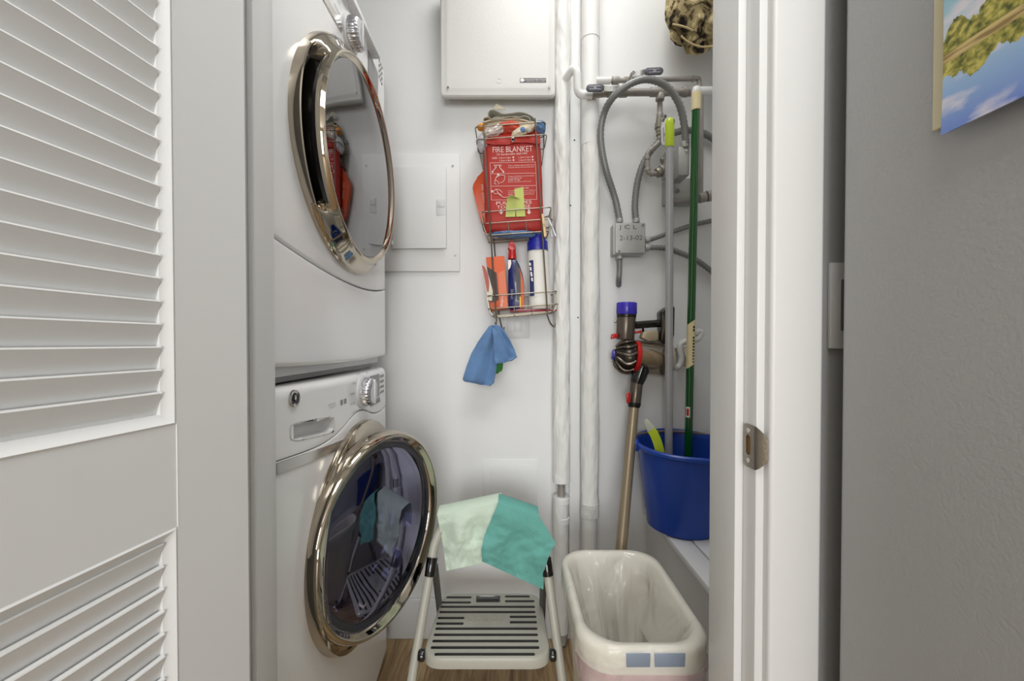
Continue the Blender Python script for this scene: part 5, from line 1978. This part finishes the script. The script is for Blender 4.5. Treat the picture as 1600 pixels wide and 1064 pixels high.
def shell(bm, secs, closed_bottom=True, closed_top=False):
    rings = [[bm.verts.new(p) for p in rout(hx, hy, z)] for hx, hy, z in secs]
    n = len(rings[0])
    for A, B in zip(rings[:-1], rings[1:]):
        for i in range(n):
            bm.faces.new((A[i], A[(i + 1) % n], B[(i + 1) % n], B[i]))
    if closed_bottom:
        bm.faces.new(rings[0])
    if closed_top:
        bm.faces.new(rings[-1])
    return rings


bm = BM()
shell(bm, [(0.088, 0.142, 0.0), (0.092, 0.147, 0.006), (HX - 0.014, HY - 0.014, BZ - 0.038), (HX - 0.012, HY - 0.012, BZ - 0.008), (HX - 0.017, HY - 0.017, BZ - 0.008), (0.086, 0.140, 0.012)])
obj('bin_body', bm, M_can, bin_, angle=40)
bm = BM()
shell(bm, [(HX - 0.0125, HY - 0.0125, BZ - 0.036), (HX - 0.001, HY - 0.001, BZ - 0.036), (HX, HY, BZ - 0.032), (HX - 0.001, HY - 0.001, BZ - 0.008), (HX - 0.006, HY - 0.006, BZ - 0.001), (HX - 0.011, HY - 0.011, BZ), (HX - 0.017, HY - 0.017, BZ - 0.004), (HX - 0.019, HY - 0.019, BZ - 0.014)], closed_bottom=False)
obj('bin_rim', bm, M_can, bin_, angle=40)
M_clip = mat('blue_grey_clip', (132, 142, 158), 0.4)
for xa, xb in ((-0.047, 0.000), (0.006, 0.066)):
    bm = BM(); box(bm, BX + xa, BX + xb, BY - HY - 0.0025, BY - HY + 0.004, BZ - 0.034, BZ - 0.006, 0.002); obj('handle_grip', bm, M_clip, bin_, label='blue-grey handle insert')
bag = thing('bin_liner', 'translucent white bin liner folded over the rim of the cream bin', 'bin liner', (BX, BY, BZ))
bm = BM()
secs = [(HX + 0.0015, HY + 0.0015, BZ - 0.050, 0.0030), (HX + 0.0022, HY + 0.0022, BZ - 0.030, 0.0010), (HX + 0.0015, HY + 0.0015, BZ - 0.006, 0.0004), (HX - 0.005, HY - 0.005, BZ + 0.002, 0.0003), (HX - 0.016, HY - 0.016, BZ + 0.001, 0.0006),
        (HX - 0.026, HY - 0.026, BZ - 0.02, 0.004), (HX - 0.038, HY - 0.040, BZ - 0.07, 0.012), (HX - 0.050, HY - 0.060, BZ - 0.12, 0.017), (HX - 0.060, HY - 0.080, BZ - 0.17, 0.018), (HX - 0.070, HY - 0.105, BZ - 0.215, 0.014), (0.028, 0.045, BZ - 0.235, 0.012), (0.004, 0.008, BZ - 0.228, 0.008)]
rings = []
fine = []
for (A, B) in zip(secs[:-1], secs[1:]):
    m_ = 5 if abs(A[2] - B[2]) > 0.03 else 2
    for j in range(m_):
        t = j / m_
        fine.append(tuple(A[k] * (1 - t) + B[k] * t for k in range(4)))
fine.append(secs[-1])
for hx, hy, z, am in fine:
    P_ = rrect(0, 0, hx, hy, min(0.07, hx * 0.98), 40)
    ring = []
    for (x, y) in P_:
        a = math.atan2(y, x)
        dep = BZ - z
        w_ = am * (math.sin(a * 9 + 3 * fn(a * 2, dep * 4, 1)) * 0.5 + fn(math.cos(a) * 4, math.sin(a) * 4, dep * 7) * 1.6 + 0.18 * fn(math.cos(a) * 14, math.sin(a) * 14, dep * 12))
        # slack panel sagging on the right and at the front
        if am > 0.003:
            w_ -= 0.020 * math.exp(-((a - 0.1) / 0.5) ** 2) * math.sin(min(dep / 0.2, 1) * PI) + 0.018 * math.exp(-((a + 1.5) / 0.45) ** 2) * math.sin(min(dep / 0.16, 1) * PI)
        s = 1 + w_ / max(hx, 0.02)
        ring.append(bm.verts.new((BX + x * s, BY + y * (1 + w_ / max(hy, 0.03)), z + am * 0.4 * fn(a * 3, dep * 11, 7))))
    rings.append(ring)
n = len(rings[0])
for A, B in zip(rings[:-1], rings[1:]):
    for i in range(n):
        bm.faces.new((A[i], A[(i + 1) % n], B[(i + 1) % n], B[i]))
obj('liner_film', bm, M_binbag, bag, angle=180)
bm = BM()
rings = []
for hx, z in ((HX + 0.0030, BZ - 0.048), (HX + 0.0042, BZ - 0.058), (HX + 0.0030, BZ - 0.078)):
    ring = []
    for (x, y) in rrect(0, 0, hx, HY + (hx - HX), 0.07, 40):
        a = math.atan2(y, x)
        if not (-2.75 < a < -0.15):
            continue
        edge = max(0.0, min(1.0, (a + 2.75) / 0.5, (-0.15 - a) / 0.3))
        low = z < BZ - 0.07
        zz = z - (0.020 * (0.5 + 0.8 * fn(math.cos(a) * 3.5 + 3, math.sin(a) * 3.5, 0.0)) - 0.022 * (1 - edge) if low else 0.003 * fn(a * 4, 1, 1))
        wv = 0.003 * fn(a * 5, z * 30, 2)
        ring.append((a, V((BX + x * (1 + wv / hx), BY + y * (1 + wv / hx), zz))))
    ring.sort(key=lambda t: t[0])
    rings.append([bm.verts.new(p) for _, p in ring])
n = min(len(r) for r in rings)
for A, B in zip(rings[:-1], rings[1:]):
    for i in range(n - 1):
        bm.faces.new((A[i], A[i + 1], B[i + 1], B[i]))
obj('drawstring_hem', bm, M_pinkbag, bag, angle=180, label='pink drawstring hem')

# ------------------------------------------------------------------ step stool
SX = -0.066
st = thing('step_stool', 'grey metal folding step stool with slotted tread and cloths over its handle', 'step stool', (SX, 1.18, 0))
TZ, TY0, TY1 = 0.265, 1.045, 1.325
TH0, TH1 = 0.170, 0.158


def tread_out(ins, n=6):
    pts = []
    hw0, hw1 = TH0 - ins, TH1 - ins
    y0, y1 = TY0 + ins, TY1 - ins
    cs = [(-hw0, y0), (hw0, y0), (hw1, y1), (-hw1, y1)]
    return rounded_path([V((SX + x, y, 0)) for x, y in cs], 0.055 - ins, 7, closed=True)


bm = BM()
loops = []
for ins, z in ((0.004, TZ - 0.030), (0.0, TZ - 0.028), (0.0, TZ - 0.008), (0.0025, TZ - 0.0025), (0.008, TZ), (0.012, TZ)):
    loops.append([bm.verts.new(p + V((0, 0, z))) for p in tread_out(ins)])
for A, B in zip(loops[:-1], loops[1:]):
    for i in range(len(A)):
        bm.faces.new((A[i], A[(i + 1) % len(A)], B[(i + 1) % len(A)], B[i]))
bm.faces.new(loops[0]); bm.faces.new(loops[-1])
tread = obj('tread', bm, M_stool, st, angle=40)


def tq(cx, cy):
    p = at(590 + cx / 5.161, 920 + cy / 5.161, 1.2)
    o = V((0, 0, CAM_H)); dd = p - o
    t = (TZ + 0.0006 - CAM_H) / dd.z
    return o + dd * t


bm = None
for (xa, ya, xb, yb) in ((555, 69, 757, 68), (1027, 62, 1227, 60), (515, 111, 753, 108), (1027, 101, 1265, 98), (505, 152, 1268, 138), (497, 193, 1272, 181),
                         (485, 236, 700, 234), (1065, 227, 1280, 224), (472, 281, 694, 279), (1066, 271, 1285, 267), (464, 328, 1288, 314), (452, 377, 1292, 364), (440, 429, 1298, 413), (427, 480, 1304, 467), (457, 534, 1268, 521)):
    a, b = tq(xa, ya), tq(xb, yb)
    bm = BM()
    yc_ = (a.y + b.y) / 2
    hw_ = 0.0042
    pts = rrect((a.x + b.x) / 2, yc_, (b.x - a.x) / 2, hw_, 0.0035, 4)
    prism(bm, [(x, y, TZ - 0.0006) for x, y in pts], (0, 0, 0.0016))
    obj('grip_strip', bm, M_black if False else M_blackm, tread)
a, b = tq(798, 60), tq(988, 106)
bm = BM(); box(bm, a.x, b.x, b.y, a.y, TZ - 0.002, TZ + 0.0012, 0.004, 2); obj('hand_slot', bm, M_black, tread)
bm = BM(); c_ = (tq(725, 250) + tq(1030, 240)) / 2
text_bm(bm, 'cosco', V((c_.x, c_.y, TZ + 0.0003)), EX, V((0, 1, 0)), width=0.118, height=0.026)
ret = bmesh.ops.extrude_face_region(bm, geom=bm.faces[:])
bmesh.ops.translate(bm, verts=[v for v in ret['geom'] if isinstance(v, bmesh.types.BMVert)], vec=(0, 0, 0.0012))
obj('embossed_lettering', bm, M_stool, tread, angle=30)
for s in (-1, 1):
    bm = BM()
    lo = V((SX + s * 0.222, 1.0, 0.012)); mid = V((SX + s * 0.164, 1.16, 0.450))
    cyl(bm, lo, mid, 0.0125, n=20)
    leg = obj('front_leg', bm, M_stool, st)
    bm = BM(); cyl(bm, V((lo.x, lo.y, 0)), V((lo.x, lo.y, 0.03)) + (mid - lo).normalized() * 0.0, 0.0155, 0.0150, 20, 0.002); obj('rubber_foot', bm, M_blackm, leg)
    bm = BM()
    j0 = lo.lerp(mid, 0.93); j1 = mid + (mid - lo).normalized() * 0.016
    cyl(bm, j0, j1, 0.0158, n=20, bev=0.002); obj('joint_sleeve', bm, M_black, st)
    # rear leg, dark channel
    bm = BM()
    a = V((SX + s * 0.158, 1.175, 0.44)); b = V((SX + s * 0.166, 1.395, 0.010))
    dd = (b - a).normalized()
    tube(bm, [a, b], 0.010, 4); rl = obj('rear_leg', bm, mat('stool_dark_channel', (92, 90, 84), 0.5), st, angle=30)
    bm = BM(); cyl(bm, V((b.x, b.y, 0)), V((b.x, b.y, 0.025)), 0.013, n=16, bev=0.002); obj('rubber_foot', bm, M_blackm, rl)
    # black bumper at the front corner of the tread and the support arm
    bm = BM(); cyl(bm, V((SX + s * 0.166, TY0 + 0.035, TZ - 0.018)), V((SX + s * 0.184, TY0 + 0.035, TZ - 0.018)), 0.015, n=20, bev=0.004); obj('bumper', bm, M_black, st)
    bm = BM(); tube(bm, [V((SX + s * 0.163, TY1 - 0.03, TZ - 0.018)), V((SX + s * 0.163, 1.30, 0.215))], 0.006, 8); obj('support_arm', bm, M_satin, st)
bm = BM(); tube(bm, [V((SX - 0.166, 1.36, 0.085)), V((SX + 0.166, 1.36, 0.085))], 0.008, 10); obj('rear_brace', bm, mat('stool_dark_channel', (92, 90, 84), 0.5), st)
bm = BM()
HPTS = [V((SX - 0.164, 1.163, 0.455)), V((SX - 0.157, 1.178, 0.50)), V((SX - 0.128, 1.196, 0.555)), V((SX - 0.06, 1.208, 0.592)), V((SX, 1.210, 0.600)), V((SX + 0.06, 1.208, 0.592)), V((SX + 0.128, 1.196, 0.555)), V((SX + 0.157, 1.178, 0.50)), V((SX + 0.164, 1.163, 0.455))]
tube(bm, catmull(HPTS, 6), 0.0125, 16)
obj('handle', bm, M_stool, st)


def drape(name, label, m, left, right, Yf, seed, group):
    """cloth hung over the handle: front rows given as px point pairs, top row lies on the bar and continues behind"""
    n = len(left) - 1

    def pos(u, v):
        if v >= 0:
            k_ = min(v * n, n - 1e-6); i = int(k_); t = k_ - i
            l = V((*left[i], 0)).lerp(V((*left[i + 1], 0)), t); r = V((*right[i], 0)).lerp(V((*right[i + 1], 0)), t)
            p = l.lerp(r, u)
            bul = 0
            if v < 0.02:
                pass
            # arched top edge follows the handle
            arch = (1 - v) ** 2 * m_arch(u)
            d = 0.012 * min(v * 3, 1) * (math.sin(u * 9 + seed + v * 2) * 0.5 + fn(u * 3 + seed, v * 2.6, 0) * 1.2) + 0.0045 * (1 - 2 * abs(fn(u * 5 + seed, v * 5 + u * 2, seed))) * min(v * 3, 1) + 0.003 * fn(u * 11, v * 11, seed) * min(v * 3, 1)
            return at(p.x, p.y - arch, Yf - 0.020 - 0.008 * min(v * 6, 1) + d - 0.012 * v)
        p = pos(u, 0)
        return p + V((0, 0.054 * math.sin(min(-v * 6, 1) * PI / 2), 0.010 * math.sin(min(-v * 6, 1) * PI) + 0.20 * (v + 0.12) if v < -0.12 else 0.010 * math.sin(min(-v * 6, 1) * PI)))
    m_arch = lambda u: 0.0
    bm = BM()
    grid(bm, lambda u, v: pos(u, v), 40, [-0.45, -0.35, -0.25, -0.17, -0.12, -0.08, -0.04, 0] + [i / 40 for i in range(1, 41)])
    thicken(bm, 0.0022)
    o = obj(name, bm, m, angle=80)
    return tag(o, label, 'cloth', group)


drape('pale_cloth', 'pale green cloth hanging over the left half of the stool handle', M_palegreen,
      [(683, 804), (687, 826), (692, 850), (695, 870), (697, 892)], [(783, 783), (772, 812), (764, 838), (756, 858), (757, 879)], 1.197, 0.4, 'cloths over the stool handle')
drape('teal_cloth', 'teal green cloth hanging over the right half of the stool handle', M_teal,
      [(779, 785), (768, 810), (757, 836), (752, 858), (753, 877)], [(842, 806), (868, 848), (858, 868), (851, 890), (849, 921)], 1.179, 2.2, 'cloths over the stool handle')

# ------------------------------------------------------------------ camouflage cap, top right
M_camo = mat_ramp('camouflage', [(0.30, (30, 25, 18)), (0.40, (96, 82, 54)), (0.46, (160, 144, 104)), (0.56, (200, 184, 140)), (0.66, (104, 88, 56))], 13.0, 0.95, interp='CONSTANT', detail=5, distort=1.6)
hc = at(1095, 0, 1.37)
capt = thing('camouflage_cap', 'camouflage fabric cap hanging high at the right of the back wall', 'cap', (hc.x, 1.47, hc.z - 0.15))
bm = BM()
bmesh.ops.create_icosphere(bm, subdivisions=5, radius=1.0)
for v in bm.verts:
    d = v.co.normalized()
    k_ = 1 + 0.12 * fn(d.x * 2.5, d.y * 2.5, d.z * 2.5 + 3) + 0.09 * (1 - 2.5 * abs(fn(d.x * 3.2, d.y * 3.2 + 2, d.z * 3.2)))
    v.co = hc + V((d.x * 0.110 * k_, d.y * 0.075 * k_, d.z * 0.155 * k_))
obj('crown', bm, M_camo, capt, angle=80)
bm = BM()
tube(bm, catmull([at(1051, 38, 1.29), at(1062, 40, 1.282), at(1072, 43, 1.278), at(1083, 48, 1.28)], 6), 0.0028, 8)
obj('cord', bm, mat('tan_cord', (196, 176, 130), 0.8), capt)
bm = BM()
tube(bm, catmull([at(1064, 56, 1.285), at(1076, 66, 1.285), at(1095, 73, 1.285), at(1116, 72, 1.285)], 6), 0.0026, 8)
obj('strap', bm, mat('tan_cord', (196, 176, 130), 0.8), capt)

# ------------------------------------------------------------------ hall side: switch, refrigerator, calendar
sw = at(1306, 477, 0.545)
swt = thing('light_switch', 'grey rocker light switch plate between door casing and refrigerator', 'light switch', (sw.x + 0.02, YF0, sw.z))
a, b = at(1298, 410, 0.544), at(1300, 545, 0.544)
SWX = a.x
M_swp = mat('switch_grey', (190, 190, 190), 0.4)
bm = BM(); box(bm, SWX, SWX + 0.070, 0.5435, YF0, b.z, a.z, 0.002); obj('plate', bm, M_swp, swt)
bm = BM(); box(bm, SWX + 0.0135, SWX + 0.0565, 0.541, 0.5445, sw.z - 0.034, sw.z + 0.034, 0.0015); obj('rocker', bm, mat('switch_rocker', (88, 88, 90), 0.4), swt)
FX = 0.4125
fr = thing('refrigerator', 'tall refrigerator seen from its grey textured side, right of the doorway', 'refrigerator', (FX + 0.4, 0.16, 0))
bm = BM(); box(bm, FX, FX + 0.80, -0.18, 0.515, 0.02, 1.78, 0.008, 4); obj('cabinet', bm, M_fridge, fr, angle=50)
bm = BM(); box(bm, FX + 0.002, FX + 0.798, -0.255, -0.186, 0.65, 1.775, 0.01, 3); fd = obj('door', bm, M_satin, fr)
bm = BM(); box(bm, FX + 0.002, FX + 0.798, -0.255, -0.186, 0.10, 0.64, 0.01, 3); fd2 = obj('freezer_drawer', bm, M_satin, fr)
bm = BM(); tube(bm, rounded_path([V((FX + 0.10, -0.25, 0.8)), V((FX + 0.10, -0.30, 0.8)), V((FX + 0.10, -0.30, 1.5)), V((FX + 0.10, -0.25, 1.5))], 0.02), 0.01, 12); obj('handle', bm, M_chrome, fd)
bm = BM(); tube(bm, rounded_path([V((FX + 0.1, -0.25, 0.58)), V((FX + 0.1, -0.30, 0.58)), V((FX + 0.7, -0.30, 0.58)), V((FX + 0.7, -0.25, 0.58))], 0.02), 0.01, 12); obj('handle', bm, M_chrome, fd2)
for y in (-0.12, 0.46):
    for x in (FX + 0.06, FX + 0.74):
        bm = BM(); cyl(bm, (x, y, 0), (x, y, 0.025), 0.02, n=16); obj('foot', bm, M_blackm, fr)

# calendar: landscape photograph page over a cream backing page
cz0 = 1.271
cy0 = 0.385


def mat_calendar():
    m = bpy.data.materials.new('calendar_photo')
    m.use_nodes = True
    nt = m.node_tree
    N_ = nt.nodes.new
    Lk = nt.links.new
    b = nt.nodes['Principled BSDF']
    b.inputs['Roughness'].default_value = 0.35
    tc = N_('ShaderNodeTexCoord')
    sp = N_('ShaderNodeSeparateXYZ')
    Lk(tc.outputs['Object'], sp.inputs[0])      # object space: y along the page, z up from its bottom edge

    def math_(op, a, b_=None, c_=None):
        n = N_('ShaderNodeMath'); n.operation = op
        for i, x in enumerate((a, b_, c_)):
            if x is None:
                continue
            if isinstance(x, (int, float)):
                n.inputs[i].default_value = x
            else:
                Lk(x, n.inputs[i])
        return n.outputs[0]

    def noise_(scale, sx, sy, sz, detail=4):
        mp = N_('ShaderNodeMapping'); mp.inputs['Scale'].default_value = (sx, sy, sz)
        Lk(tc.outputs['Object'], mp.inputs['Vector'])
        n = N_('ShaderNodeTexNoise'); n.inputs['Scale'].default_value = scale; n.inputs['Detail'].default_value = detail
        Lk(mp.outputs[0], n.inputs['Vector'])
        return n.outputs['Fac']

    def ramp_(fac, stops, interp='LINEAR'):
        r = N_('ShaderNodeValToRGB'); r.color_ramp.interpolation = interp
        el = r.color_ramp.elements
        while len(el) < len(stops):
            el.new(0.5)
        for e, (p, c_) in zip(el, stops):
            e.position = p; e.color = lin(c_)
        Lk(fac, r.inputs[0])
        return r.outputs[0]

    def mix_(f, a, b_):
        n = N_('ShaderNodeMix'); n.data_type = 'RGBA'
        Lk(f, n.inputs[0]); Lk(a, n.inputs[6]); Lk(b_, n.inputs[7])
        return n.outputs[2]
    z = sp.outputs['Z']
    H0 = 0.070                                     # shore line height on the page
    zz = math_('SUBTRACT', z, H0)
    az = math_('ABSOLUTE', zz)
    sky_t = math_('DIVIDE', az, 0.075)
    upper = math_('GREATER_THAN', zz, 0.0)
    skyc = ramp_(sky_t, [(0.0, (206, 218, 222)), (0.5, (170, 206, 218)), (1.0, (128, 186, 214))])
    watc = ramp_(sky_t, [(0.0, (186, 210, 230)), (0.45, (150, 184, 226)), (1.0, (110, 134, 210))])
    base = mix_(upper, watc, skyc)
    cl = noise_(22, 1, 0.7, 1.6, 5)
    clm = ramp_(cl, [(0.47, (0, 0, 0)), (0.60, (255, 255, 255))])
    clc = N_('ShaderNodeRGB'); clc.outputs[0].default_value = lin((226, 222, 232))
    base = mix_(clm, base, clc.outputs[0])
    # tree belt and its reflection
    tn = noise_(55, 1, 1.0, 0.25, 5)
    hgt = math_('MULTIPLY_ADD', tn, 0.060, -0.006)
    tree = math_('LESS_THAN', az, hgt)
    tcol = ramp_(noise_(160, 1, 1, 1, 4), [(0.35, (78, 84, 36)), (0.5, (152, 148, 64)), (0.65, (208, 196, 104))])
    base = mix_(tree, base, tcol)
    sand = math_('LESS_THAN', math_('ABSOLUTE', math_('ADD', zz, 0.001)), 0.0045)
    scol = ramp_(noise_(90, 1, 0.3, 3, 3), [(0.4, (150, 124, 74)), (0.6, (214, 190, 128))])
    base = mix_(sand, base, scol)
    Lk(base, b.inputs['Base Color'])
    return m


cal = thing('calendar', 'wall calendar with a lake landscape photograph on the refrigerator side', 'calendar', (FX, cy0 - 0.01, cz0))
bm = BM(); prism(bm, [(FX - 0.0005, 0.4015, cz0 + 0.014), (FX - 0.0005, 0.4015, cz0 + 0.30), (FX - 0.0005, 0.05, cz0 + 0.30), (FX - 0.0005, 0.05, cz0 + 0.014)], (-0.0035, 0, 0), 0.001); obj('backing_page', bm, mat('cream_paper', (222, 212, 178), 0.7), cal, smooth=False)
bm = BM()


def page(u, v):
    y = cy0 - 0.004 * (1 - v) - 0.335 * u
    z = cz0 + 0.30 * v
    lift = 0.0125 + 0.003 * (1 - v) ** 6 * (0.7 + 0.3 * math.cos(u * 9))
    return V((FX - lift, y, z))


grid(bm, page, 24, 24)
thicken(bm, 0.0012)
obj('photo_page', bm, mat_calendar(), cal, angle=80)
